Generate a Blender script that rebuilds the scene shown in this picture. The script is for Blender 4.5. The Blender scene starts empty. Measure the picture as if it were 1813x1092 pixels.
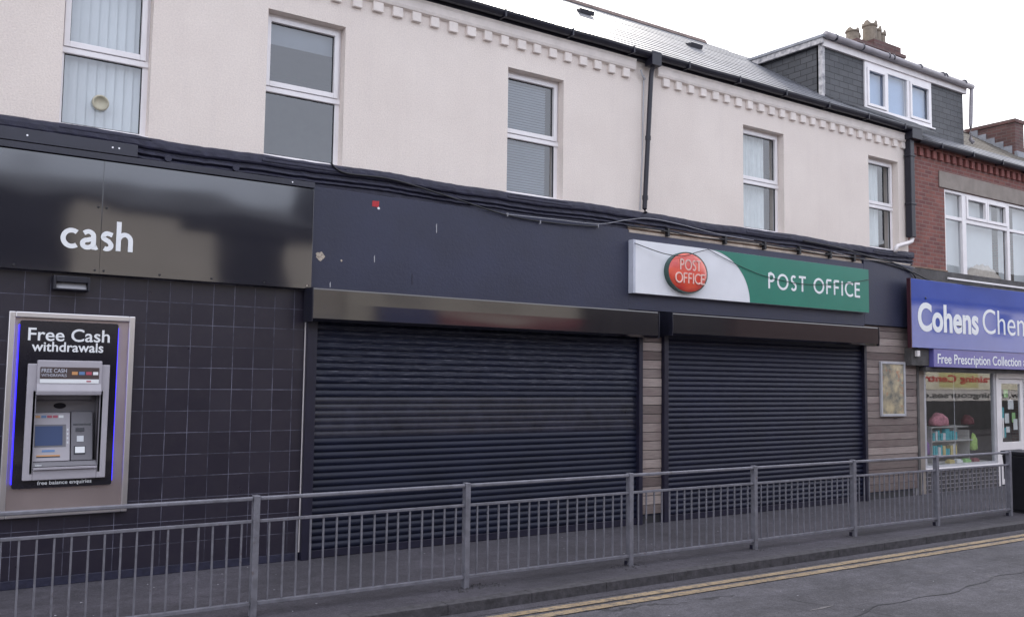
import bpy, bmesh, math, random
from mathutils import Vector, Matrix
random.seed(7)
S = bpy.context.scene
COL = S.collection
R = math.radians

# ------------------------------------------------------------------ materials
MATS = {}
def newmat(name):
    m = bpy.data.materials.new(name); m.use_nodes = True
    nt = m.node_tree; b = nt.nodes['Principled BSDF']
    MATS[name] = m
    return m, nt, b
def N(nt, t, **kw):
    n = nt.nodes.new(t)
    for k, v in kw.items():
        if k in n.inputs: n.inputs[k].default_value = v
        else: setattr(n, k, v)
    return n
def pos(nt, scale=(1,1,1), loc=(0,0,0)):
    g = N(nt, 'ShaderNodeNewGeometry'); mp = N(nt, 'ShaderNodeMapping')
    mp.inputs['Scale'].default_value = scale; mp.inputs['Location'].default_value = loc
    nt.links.new(g.outputs['Position'], mp.inputs['Vector']); return mp.outputs[0]
def noise(nt, vec, scale, detail=4, rough=.55):
    n = N(nt, 'ShaderNodeTexNoise'); n.inputs['Scale'].default_value = scale
    n.inputs['Detail'].default_value = detail; n.inputs['Roughness'].default_value = rough
    nt.links.new(vec, n.inputs['Vector']); return n.outputs['Fac']
def ramp(nt, fac, p0, c0, p1, c1):
    r = N(nt, 'ShaderNodeValToRGB'); e = r.color_ramp.elements
    e[0].position = p0; e[0].color = (*c0, 1) if len(c0) == 3 else c0
    e[1].position = p1; e[1].color = (*c1, 1) if len(c1) == 3 else c1
    nt.links.new(fac, r.inputs['Fac']); return r.outputs['Color']
def mixc(nt, fac, a, b, mode='MIX'):
    m = N(nt, 'ShaderNodeMix', data_type='RGBA', blend_type=mode)
    for s, v in ((0, fac), (6, a), (7, b)):
        if hasattr(v, 'is_linked') or isinstance(v, bpy.types.NodeSocket): nt.links.new(v, m.inputs[s])
        else: m.inputs[s].default_value = v if s == 0 else (*v, 1)
    return m.outputs[2]
def math_(nt, op, a, b=0.0, c=None):
    m = N(nt, 'ShaderNodeMath', operation=op)
    for i, v in enumerate((a, b) if c is None else (a, b, c)):
        if isinstance(v, bpy.types.NodeSocket): nt.links.new(v, m.inputs[i])
        else: m.inputs[i].default_value = v
    return m.outputs[0]
def bump(nt, b, h, strength=.3, dist=.01):
    n = N(nt, 'ShaderNodeBump'); n.inputs['Strength'].default_value = strength; n.inputs['Distance'].default_value = dist
    nt.links.new(h, n.inputs['Height']); nt.links.new(n.outputs[0], b.inputs['Normal'])
def pm(name, col, rough=.6, metal=0, spec=.5, var=.12, vs=3, bs=0, bsc=200, bd=.002, rv=0, coat=0, col2=None):
    m, nt, b = newmat(name); v = pos(nt)
    c1 = tuple(c*(1-var) for c in col); c2 = tuple(min(1, c*(1+var)) for c in col)
    if col2: c2 = col2
    base = ramp(nt, noise(nt, v, vs, 6, .6), .3, c1, .7, c2)
    nt.links.new(base, b.inputs['Base Color'])
    b.inputs['Roughness'].default_value = rough; b.inputs['Metallic'].default_value = metal
    b.inputs['Specular IOR Level'].default_value = spec
    if coat: b.inputs['Coat Weight'].default_value = coat; b.inputs['Coat Roughness'].default_value = .05
    if rv:
        rr = N(nt, 'ShaderNodeMapRange'); rr.inputs['To Min'].default_value = rough-rv; rr.inputs['To Max'].default_value = rough+rv
        nt.links.new(noise(nt, v, vs*2, 4), rr.inputs['Value']); nt.links.new(rr.outputs[0], b.inputs['Roughness'])
    if bs: bump(nt, b, noise(nt, v, bsc, 3), bs, bd)
    return m
def emat(name, col, st):
    m, nt, b = newmat(name); b.inputs['Base Color'].default_value = (*col, 1)
    b.inputs['Emission Color'].default_value = (*col, 1); b.inputs['Emission Strength'].default_value = st
    return m

def mat_render():
    m, nt, b = newmat('painted_render'); v = pos(nt)
    big = ramp(nt, noise(nt, v, .8, 5, .6), .3, (.77, .690, .635), .7, (.845, .768, .708))
    # faint vertical rain streaks and dirt of the old paint
    st = noise(nt, pos(nt, (5, 5, .35)), 1.2, 5, .65)
    c = mixc(nt, math_(nt, 'MULTIPLY', ramp(nt, st, .5, (0,0,0), .8, (1,1,1)), .16), big, (.60, .53, .52))
    fine = noise(nt, v, 55, 4, .7)
    c = mixc(nt, .3, c, ramp(nt, fine, .3, (.5, .46, .46), .65, (1, .97, .95)), 'MULTIPLY')
    nt.links.new(c, b.inputs['Base Color']); b.inputs['Roughness'].default_value = .85
    bump(nt, b, math_(nt, 'ADD', noise(nt, v, 60, 4, .7), noise(nt, v, 2.2, 2)), .55, .012)
mat_render()
pm('render_trim', (.78, .71, .665), .8, var=.08, vs=6, bs=.4, bsc=60, bd=.01)
pm('reveal_paint', (.66, .585, .54), .8, var=.08, vs=6, bs=.2, bsc=60, bd=.01)
pm('upvc', (.80, .77, .78), .35, var=.04, vs=5)
pm('gasket', (.03, .03, .035), .6)
pm('black_metal', (.010, .010, .02), .45, var=.25, vs=12, bs=.2, bsc=30, bd=.004)
pm('flashing_paint', (.024, .024, .038), .30, var=.2, vs=4)
pm('navy_paint', (.024, .027, .056), .5, var=.16, vs=1.6, bs=.35, bsc=35, bd=.006, rv=.1)
pm('moulding_paint', (.019, .019, .042), .55, var=.3, vs=14, bs=.5, bsc=18, bd=.012)
def mat_gloss_panel():
    m, nt, b = newmat('gloss_panel'); v = pos(nt)
    nt.links.new(ramp(nt, noise(nt, v, 2.5, 6), .3, (.010, .010, .018), .7, (.015, .015, .024)), b.inputs['Base Color'])
    b.inputs['Roughness'].default_value = .075; b.inputs['IOR'].default_value = 2.1
    bump(nt, b, noise(nt, pos(nt, (.6, .6, .9)), 1.3, 1), .35, .03)
mat_gloss_panel()
def mat_box():
    m, nt, b = newmat('housing_gloss'); v = pos(nt)
    nt.links.new(ramp(nt, noise(nt, v, 3, 6), .3, (.012, .010, .014), .7, (.018, .015, .018)), b.inputs['Base Color'])
    b.inputs['Roughness'].default_value = .08; b.inputs['IOR'].default_value = 1.8
    bump(nt, b, noise(nt, pos(nt, (.5, .5, 1.6)), 1.0, 1), .3, .03)
mat_box()
def mat_tiles():
    m, nt, b = newmat('black_tiles'); g = N(nt, 'ShaderNodeNewGeometry'); s = N(nt, 'ShaderNodeSeparateXYZ')
    nt.links.new(g.outputs['Position'], s.inputs[0]); P = .2215; wd = .0028
    def line(sock, off):
        f = math_(nt, 'FRACT', math_(nt, 'DIVIDE', math_(nt, 'SUBTRACT', sock, off-50*P), P))
        d = math_(nt, 'MULTIPLY', math_(nt, 'MINIMUM', f, math_(nt, 'SUBTRACT', 1.0, f)), P)
        return math_(nt, 'LESS_THAN', d, wd)
    lx, lz = line(s.outputs['X'], 2.117), line(s.outputs['Z'], 2.738)
    ln = math_(nt, 'MAXIMUM', lx, lz)
    v = pos(nt)
    wear = ramp(nt, noise(nt, v, 1.9, 5, .75), .42, (.038, .038, .058), .80, (.27, .27, .36))
    # every tile its own slight tone
    fl = N(nt, 'ShaderNodeVectorMath', operation='FLOOR'); mp = N(nt, 'ShaderNodeMapping')
    mp.inputs['Location'].default_value = (-2.117/P+50, .5, -2.738/P+50); mp.inputs['Scale'].default_value = (1/P, 0, 1/P)
    nt.links.new(g.outputs['Position'], mp.inputs[0]); nt.links.new(mp.outputs[0], fl.inputs[0])
    wn = N(nt, 'ShaderNodeTexWhiteNoise'); nt.links.new(fl.outputs[0], wn.inputs[0])
    tone = mixc(nt, wn.outputs['Value'], (.017, .014, .026), (.025, .021, .034))
    tone = mixc(nt, ramp(nt, noise(nt, v, 8, 6, .7), .45, (0,0,0), .8, (.5,.5,.5)), tone, (.034, .029, .038))
    nt.links.new(mixc(nt, ln, tone, wear), b.inputs['Base Color'])
    rr = mixc(nt, ln, mixc(nt, noise(nt, v, 5, 4), (.22,)*3, (.42,)*3), (.8,)*3)
    nt.links.new(rr, b.inputs['Roughness'])
    h = math_(nt, 'ADD', math_(nt, 'MULTIPLY', ln, -1.0), math_(nt, 'MULTIPLY', noise(nt, v, 6, 2), .3))
    bump(nt, b, h, .4, .003)
mat_tiles()
def mat_brick(name, c1, c2, mortar, bw=.225, bh=.075, ms=.009, rough=.85, bs=.5, coat=0, flipy=False):
    m, nt, b = newmat(name); g = N(nt, 'ShaderNodeNewGeometry'); s = N(nt, 'ShaderNodeSeparateXYZ'); cb = N(nt, 'ShaderNodeCombineXYZ')
    nt.links.new(g.outputs['Position'], s.inputs[0])
    nt.links.new(math_(nt, 'ADD', s.outputs['X'], s.outputs['Y']), cb.inputs[0]); nt.links.new(s.outputs['Z'], cb.inputs[1])
    br = N(nt, 'ShaderNodeTexBrick'); br.inputs['Scale'].default_value = 1
    br.inputs['Brick Width'].default_value = bw; br.inputs['Row Height'].default_value = bh
    br.inputs['Mortar Size'].default_value = ms; br.inputs['Mortar Smooth'].default_value = .2
    br.inputs['Color1'].default_value = (*c1, 1); br.inputs['Color2'].default_value = (*c2, 1); br.inputs['Mortar'].default_value = (*mortar, 1)
    nt.links.new(cb.outputs[0], br.inputs['Vector']); v = pos(nt)
    c = mixc(nt, .6, br.outputs['Color'], ramp(nt, noise(nt, v, 2.5, 6, .7), .3, (.55, .5, .5), .7, (1.1, 1.05, 1.05)), 'MULTIPLY')
    nt.links.new(c, b.inputs['Base Color']); b.inputs['Roughness'].default_value = rough
    h = math_(nt, 'ADD', math_(nt, 'MULTIPLY', br.outputs['Fac'], -1.0), math_(nt, 'MULTIPLY', noise(nt, v, 60, 4), .5))
    bump(nt, b, h, bs, .008)
mat_brick('red_brick', (.27, .105, .085), (.17, .066, .062), (.24, .165, .15))
mat_brick('chimney_brick', (.15, .075, .068), (.10, .055, .055), (.14, .11, .10))
mat_brick('dark_brick', (.03, .03, .036), (.05, .048, .055), (.30, .29, .31), ms=.008, rough=.4)
mat_brick('slate_hanging', (.045, .050, .060), (.068, .073, .084), (.010, .010, .014), bw=.27, bh=.112, ms=.007, rough=.55, bs=.8)
pm('red_corbel', (.22, .08, .07), .85, var=.3, vs=9, bs=.4, bsc=60, bd=.01)
pm('stone_lintel', (.27, .235, .21), .9, var=.15, vs=4, bs=.5, bsc=60, bd=.008)
pm('old_concrete', (.09, .085, .085), .9, var=.4, vs=4, bs=.6, bsc=30, bd=.015)
def mat_slates(name, a, c, rough):
    m, nt, b = newmat(name); v = pos(nt)
    g = N(nt, 'ShaderNodeNewGeometry'); s = N(nt, 'ShaderNodeSeparateXYZ'); cb = N(nt, 'ShaderNodeCombineXYZ')
    nt.links.new(g.outputs['Position'], s.inputs[0]); nt.links.new(s.outputs['X'], cb.inputs[0])
    nt.links.new(math_(nt, 'MULTIPLY', s.outputs['Z'], 1.0), cb.inputs[1])
    br = N(nt, 'ShaderNodeTexBrick'); br.inputs['Scale'].default_value = 1
    br.inputs['Brick Width'].default_value = .3; br.inputs['Row Height'].default_value = .1119
    br.inputs['Mortar Size'].default_value = .003
    br.inputs['Color1'].default_value = (*a, 1); br.inputs['Color2'].default_value = (*c, 1); br.inputs['Mortar'].default_value = (.02, .02, .025, 1)
    nt.links.new(cb.outputs[0], br.inputs['Vector'])
    nt.links.new(mixc(nt, .5, br.outputs['Color'], ramp(nt, noise(nt, v, 2, 6, .7), .3, (.6,)*3, .7, (1.2,)*3), 'MULTIPLY'), b.inputs['Base Color'])
    rr = mixc(nt, noise(nt, v, 5, 5, .7), (rough-.1,)*3, (rough+.1,)*3); nt.links.new(rr, b.inputs['Roughness'])
    b.inputs['IOR'].default_value = 1.6
    bump(nt, b, noise(nt, v, 30, 4), .3, .004)
mat_slates('roof_slates', (.11, .115, .135), (.16, .165, .19), .48)
mat_slates('mossy_slates', (.070, .060, .050), (.105, .090, .072), .9)
mat_slates('opposite_slates', (.03, .03, .035), (.045, .045, .05), .6)
pm('ridge_clay', (.14, .10, .09), .8, var=.3, vs=9)
pm('weathered_lead', (.24, .25, .28), .6, var=.25, vs=8, bs=.3, bsc=20, bd=.01)
pm('flaky_white', (.20, .20, .22), .8, var=.1, vs=12, col2=(.60, .58, .58))
pm('pot_clay', (.20, .165, .13), .85, var=.3, vs=9, bs=.3, bsc=40, bd=.01)
pm('grey_pvc', (.30, .28, .30), .5, var=.2, vs=5)
pm('white_pvc', (.72, .68, .68), .4, var=.08, vs=5)
pm('galvanised', (.20, .20, .235), .5, metal=.35, var=.22, vs=11, bs=.25, bsc=60, bd=.002, rv=.12)
def rust():
    nt = MATS['galvanised'].node_tree; b = nt.nodes['Principled BSDF']; src = b.inputs['Base Color'].links[0].from_socket
    k = ramp(nt, noise(nt, pos(nt), 16, 6, .75), .60, (0,0,0), .68, (1,1,1))
    nt.links.new(mixc(nt, math_(nt, 'MULTIPLY', k, .55), src, (.10, .055, .04)), b.inputs['Base Color'])
rust()
def mat_shutter(name, base, hi, lo_z, hi_z, amt):
    m, nt, b = newmat(name); v = pos(nt, (1.2, 1, 26))
    sc = ramp(nt, noise(nt, v, 4.5, 8, .75), .53, (0,0,0), .66, (1,1,1))
    g = N(nt, 'ShaderNodeNewGeometry'); s = N(nt, 'ShaderNodeSeparateXYZ'); nt.links.new(g.outputs['Position'], s.inputs[0])
    mr = N(nt, 'ShaderNodeMapRange'); mr.inputs['From Min'].default_value = lo_z; mr.inputs['From Max'].default_value = hi_z
    nt.links.new(s.outputs['Z'], mr.inputs['Value'])
    k = math_(nt, 'MULTIPLY', math_(nt, 'MULTIPLY', sc, mr.outputs[0]), amt)
    c0 = ramp(nt, noise(nt, pos(nt), 1.4, 6, .65), .3, tuple(x*.8 for x in base), .7, tuple(x*1.25 for x in base))
    nt.links.new(mixc(nt, k, c0, hi), b.inputs['Base Color'])
    b.inputs['Roughness'].default_value = .45; b.inputs['Specular IOR Level'].default_value = .3
    bump(nt, b, noise(nt, pos(nt, (.4, 1, 8)), 3, 3), .3, .004)
mat_shutter('shutter_slats', (.0085, .011, .027), (.20, .20, .24), 1.7, 2.0, .6)
mat_shutter('shutter_slats_clean', (.0085, .010, .027), (.13, .13, .17), .2, 1.6, .25)
pm('shutter_vision', (.020, .021, .036), .22, var=.4, vs=4)
pm('guide_metal', (.013, .012, .028), .4, var=.2, vs=6)
def mat_wood():
    m, nt, b = newmat('weathered_boards'); g = N(nt, 'ShaderNodeNewGeometry'); s = N(nt, 'ShaderNodeSeparateXYZ'); nt.links.new(g.outputs['Position'], s.inputs[0])
    row = math_(nt, 'FLOOR', math_(nt, 'DIVIDE', s.outputs['Z'], .1275))
    far = math_(nt, 'GREATER_THAN', s.outputs['X'], 12.0)
    wn = N(nt, 'ShaderNodeTexWhiteNoise', noise_dimensions='1D'); nt.links.new(math_(nt, 'ADD', row, math_(nt, 'MULTIPLY', far, 37.0)), wn.inputs['W'])
    tone = mixc(nt, wn.outputs['Value'], (.14, .112, .106), (.40, .345, .32))
    grain = noise(nt, pos(nt, (1.2, 1, 26)), 3.5, 8, .7)
    blot = noise(nt, pos(nt, (1, 1, 2.4)), 1.9, 6, .65)
    c = mixc(nt, .7, tone, ramp(nt, grain, .28, (.42, .38, .40), .7, (1.15, 1.1, 1.08)), 'MULTIPLY')
    c = mixc(nt, math_(nt, 'MULTIPLY', ramp(nt, blot, .48, (0,0,0), .72, (1,1,1)), .35), c, (.12, .06, .065))
    nt.links.new(c, b.inputs['Base Color']); b.inputs['Roughness'].default_value = .8
    bump(nt, b, grain, .5, .004)
mat_wood()
def mat_tarmac(name, a, c, patch, crack=True, wear=(.10, .10, .11)):
    m, nt, b = newmat(name); v = pos(nt)
    sp = math_(nt, 'ADD', math_(nt, 'MULTIPLY', noise(nt, v, 85, 3, .8), .5), math_(nt, 'MULTIPLY', noise(nt, v, 34, 6, .85), .5)); big = noise(nt, v, .55, 6, .6)
    col = ramp(nt, sp, .38, a, .62, c)
    col = mixc(nt, .8, col, ramp(nt, big, .3, (.62,)*3, .72, (1.45,)*3), 'MULTIPLY')
    col = mixc(nt, math_(nt, 'MULTIPLY', ramp(nt, noise(nt, v, 2.6, 7, .72), .56, (0,0,0), .72, (1,1,1)), .45), col, patch)
    sto = N(nt, 'ShaderNodeTexVoronoi'); sto.inputs['Scale'].default_value = 45; nt.links.new(v, sto.inputs['Vector'])
    col = mixc(nt, math_(nt, 'MULTIPLY', math_(nt, 'LESS_THAN', sto.outputs['Distance'], .2), .30), col, wear)
    sp2 = N(nt, 'ShaderNodeTexVoronoi'); sp2.inputs['Scale'].default_value = 2.6; nt.links.new(v, sp2.inputs['Vector'])
    col = mixc(nt, math_(nt, 'MULTIPLY', math_(nt, 'LESS_THAN', sp2.outputs['Distance'], .055), .5), col, wear)
    mid = noise(nt, v, 7, 8, .8)
    col = mixc(nt, .75, col, ramp(nt, mid, .36, (.68,)*3, .64, (1.38,)*3), 'MULTIPLY')
    lg = noise(nt, pos(nt, (.5, 2.2, 1)), 1.1, 5, .7)
    col = mixc(nt, .6, col, ramp(nt, lg, .35, (.75,)*3, .65, (1.3,)*3), 'MULTIPLY')
    if crack:
        vn = N(nt, 'ShaderNodeTexVoronoi', feature='DISTANCE_TO_EDGE'); vn.inputs['Scale'].default_value = .21
        dv = N(nt, 'ShaderNodeVectorMath', operation='MULTIPLY_ADD'); n3 = N(nt, 'ShaderNodeTexNoise'); n3.inputs['Scale'].default_value = 2.2; n3.inputs['Detail'].default_value = 6
        nt.links.new(v, n3.inputs['Vector']); nt.links.new(n3.outputs['Color'], dv.inputs[0]); dv.inputs[1].default_value = (.5, .5, .5); nt.links.new(v, dv.inputs[2])
        nt.links.new(dv.outputs[0], vn.inputs['Vector'])
        col = mixc(nt, math_(nt, 'MULTIPLY', math_(nt, 'MULTIPLY', math_(nt, 'LESS_THAN', vn.outputs['Distance'], .003), math_(nt, 'GREATER_THAN', noise(nt, v, .9, 3), .50)), .6), col, (.012, .012, .014))
    nt.links.new(col, b.inputs['Base Color']); b.inputs['Roughness'].default_value = .82
    bump(nt, b, math_(nt, 'ADD', sp, sto.outputs['Distance']), .6, .006)
mat_tarmac('road_tarmac', (.026, .025, .031), (.105, .100, .115), (.12, .112, .115))
mat_tarmac('pavement_tarmac', (.022, .020, .027), (.078, .072, .088), (.034, .031, .038), crack=False)
pm('kerb_stone', (.055, .052, .060), .85, var=.45, vs=14, bs=.5, bsc=50, bd=.01)
def mat_yellow():
    m, nt, b = newmat('yellow_paint'); v = pos(nt)
    w = ramp(nt, noise(nt, v, 12, 9, .85), .41, (0,0,0), .53, (1,1,1))
    yc = ramp(nt, noise(nt, v, 2, 5), .3, (.26, .19, .115), .7, (.37, .28, .175))
    nt.links.new(mixc(nt, math_(nt, 'MULTIPLY_ADD', w, .9, .1), (.085, .08, .085), yc), b.inputs['Base Color'])
    b.inputs['Roughness'].default_value = .75; bump(nt, b, noise(nt, v, 80, 3), .5, .004)
mat_yellow()
def mat_glass(name, ior=1.75, tint=(.92, .95, .96)):
    m = bpy.data.materials.new(name); m.use_nodes = True; nt = m.node_tree; nt.nodes.clear(); MATS[name] = m
    o = N(nt, 'ShaderNodeOutputMaterial'); t = N(nt, 'ShaderNodeBsdfTransparent'); g = N(nt, 'ShaderNodeBsdfGlossy'); mx = N(nt, 'ShaderNodeMixShader')
    t.inputs[0].default_value = (*tint, 1); g.inputs['Roughness'].default_value = .015 if name == 'window_glass' else .0; 
    ge = N(nt, 'ShaderNodeNewGeometry'); dt = N(nt, 'ShaderNodeVectorMath', operation='DOT_PRODUCT'); nt.links.new(ge.outputs['Normal'], dt.inputs[0]); nt.links.new(ge.outputs['Incoming'], dt.inputs[1])
    F0 = 3.0*((ior-1)/(ior+1))**2 if name == 'window_glass' else 2.8*((ior-1)/(ior+1))**2
    om = math_(nt, 'POWER', math_(nt, 'SUBTRACT', 1.0, math_(nt, 'ABSOLUTE', dt.outputs['Value'])), 5.0)
    fac = math_(nt, 'MULTIPLY_ADD', om, 1-F0, F0)
    bp = N(nt, 'ShaderNodeBump'); bp.inputs['Strength'].default_value = .12 if name == 'window_glass' else .02; bp.inputs['Distance'].default_value = .01
    nt.links.new(noise(nt, pos(nt), 1.6, 1), bp.inputs['Height']); nt.links.new(bp.outputs[0], g.inputs['Normal'])
    nt.links.new(fac, mx.inputs[0]); nt.links.new(t.outputs[0], mx.inputs[1]); nt.links.new(g.outputs[0], mx.inputs[2]); nt.links.new(mx.outputs[0], o.inputs[0])
mat_glass('window_glass', 1.6)
mat_glass('shop_glass', 1.6)
pm('blind_white', (.62, .64, .66), .7, var=.04)
pm('blind_grey', (.34, .38, .45), .7, var=.06)
pm('blind_blue', (.30, .42, .62), .7, var=.05)
pm('curtain', (.66, .68, .68), .8, var=.08, vs=6)
pm('room_dark', (.12, .12, .13), .9)
pm('sign_white', (.74, .75, .79), .3, var=.05, vs=2)
pm('sign_edge', (.50, .52, .60), .3)
pm('sign_green', (.018, .19, .135), .3, var=.06, vs=2)
pm('letter_white', (.80, .82, .84), .4, var=.02)
def mat_disc():
    m, nt, b = newmat('sign_red'); g = N(nt, 'ShaderNodeNewGeometry'); s = N(nt, 'ShaderNodeSeparateXYZ'); nt.links.new(g.outputs['Position'], s.inputs[0])
    v = pos(nt, (1, 1, 1.6)); n = noise(nt, v, 5, 3)
    nt.links.new(ramp(nt, n, .35, (.60, .045, .035), .65, (.75, .10, .05)), b.inputs['Base Color'])
    b.inputs['Roughness'].default_value = .22; b.inputs['IOR'].default_value = 1.7
    bump(nt, b, noise(nt, pos(nt), 3, 1), .3, .02)
mat_disc()
pm('letter_relief', (.78, .52, .46), .35)
pm('disc_rim', (.03, .07, .06), .3)
def mat_blue():
    m, nt, b = newmat('chemist_blue'); v = pos(nt)
    nt.links.new(ramp(nt, noise(nt, v, 1.2, 5), .3, (.025, .060, .33), .7, (.035, .078, .41)), b.inputs['Base Color'])
    b.inputs['Roughness'].default_value = .05; b.inputs['IOR'].default_value = 1.8
    bump(nt, b, noise(nt, pos(nt), 1.1, 1), .12, .02)
mat_blue()
pm('chemist_strip', (.13, .12, .38), .25, var=.06)
pm('sign_side_red', (.04, .006, .015), .5)
pm('brushed_steel', (.74, .72, .74), .3, metal=1, var=.05, vs=2)
pm('steel_plate', (.44, .37, .37), .38, metal=.8, var=.06, vs=1.5, rv=.08)
pm('atm_black', (.012, .011, .018), .12, var=.2)
pm('atm_grey', (.40, .38, .42), .4, var=.04, vs=8)
pm('atm_grey_dark', (.15, .145, .165), .4, var=.06)
pm('atm_inner', (.22, .21, .235), .45, var=.06)
emat('atm_screen', (.012, .024, .07), .5)
emat('led_blue', (.03, .02, 1.0), 1.3)
pm('atm_strip', (.075, .055, .055), .3)
pm('card_orange', (.55, .28, .12), .4); pm('card_blue', (.12, .22, .42), .4); pm('card_red', (.42, .08, .12), .4)
pm('keypad', (.55, .57, .60), .35, metal=.3)
pm('red_patch', (.42, .02, .03), .6, var=.2, vs=30)
pm('bare_patch', (.42, .36, .30), .9, var=.4, vs=40, bs=.6, bsc=40, bd=.01)
pm('bare_timber', (.26, .17, .12), .8, var=.35, vs=9)
pm('cream_timber', (.46, .39, .33), .8, var=.2, vs=9)
pm('cable_black', (.012, .012, .016), .5)
pm('cable_grey', (.30, .30, .33), .5)
pm('frame_grey', (.40, .40, .43), .4)
def mat_poster():
    m, nt, b = newmat('poster_print'); v = pos(nt)
    vo = N(nt, 'ShaderNodeTexVoronoi'); vo.inputs['Scale'].default_value = 5.5; nt.links.new(v, vo.inputs['Vector'])
    c = ramp(nt, noise(nt, v, 4.5, 5, .7), .36, (.09, .12, .11), .62, (.52, .46, .30))
    c = mixc(nt, .4, c, ramp(nt, vo.outputs['Distance'], .2, (.55, .42, .26), .7, (.08, .07, .10)))
    c = mixc(nt, ramp(nt, noise(nt, pos(nt, (1,1,1), (3,1,2)), 6, 3), .58, (0,0,0), .66, (.7,.7,.7)), c, (.38, .16, .09))
    nt.links.new(c, b.inputs['Base Color']); b.inputs['Roughness'].default_value = .12
mat_poster()
pm('opp_beige', (.43, .40, .365), .85, var=.08, vs=1); pm('opp_cream', (.54, .51, .46), .8, var=.05, vs=1); pm('opp_white', (.62, .60, .60), .8, var=.05, vs=1)
mat_brick('opp_brick', (.25, .10, .08), (.18, .07, .06), (.3, .25, .22))
pm('opp_brown', (.07, .04, .04), .6); pm('opp_blue', (.05, .07, .20), .5); pm('opp_red', (.24, .05, .065), .5); pm('opp_dark', (.02, .02, .025), .3)
pm('opp_signcream', (.80, .76, .62), .5); pm('letter_red', (.55, .02, .03), .5); pm('letter_black', (.015, .015, .02), .5); pm('opp_yellow', (.66, .62, .30), .5); pm('opp_green', (.20, .45, .28), .5); pm('opp_grey', (.30, .30, .32), .6)
pm('shelf_cream', (.46, .44, .42), .6); pm('pink_cloth', (.62, .25, .30), .8, var=.3, vs=20, bs=.5, bsc=20, bd=.02); pm('lime_cloth', (.42, .62, .16), .8, var=.2, vs=20)
pm('purple_cloth', (.22, .10, .30), .8); pm('box_teal', (.05, .40, .45), .5); pm('box_yellow', (.60, .48, .20), .5); pm('box_white', (.65, .65, .66), .5); pm('paper_white', (.72, .72, .72), .6); pm('paper_green', (.30, .55, .20), .6)
pm('floor_lino', (.25, .23, .22), .6); pm('inner_wall', (.26, .25, .26), .8); pm('counter_wood', (.20, .12, .08), .6)
pm('bin_black', (.012, .012, .016), .35, var=.2, vs=8, bs=.2, bsc=30, bd=.004)
pm('worn_mark', (.15, .14, .145), .85, var=.4, vs=30); pm('debris', (.04, .038, .045), .9, var=.4, vs=20)

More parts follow.
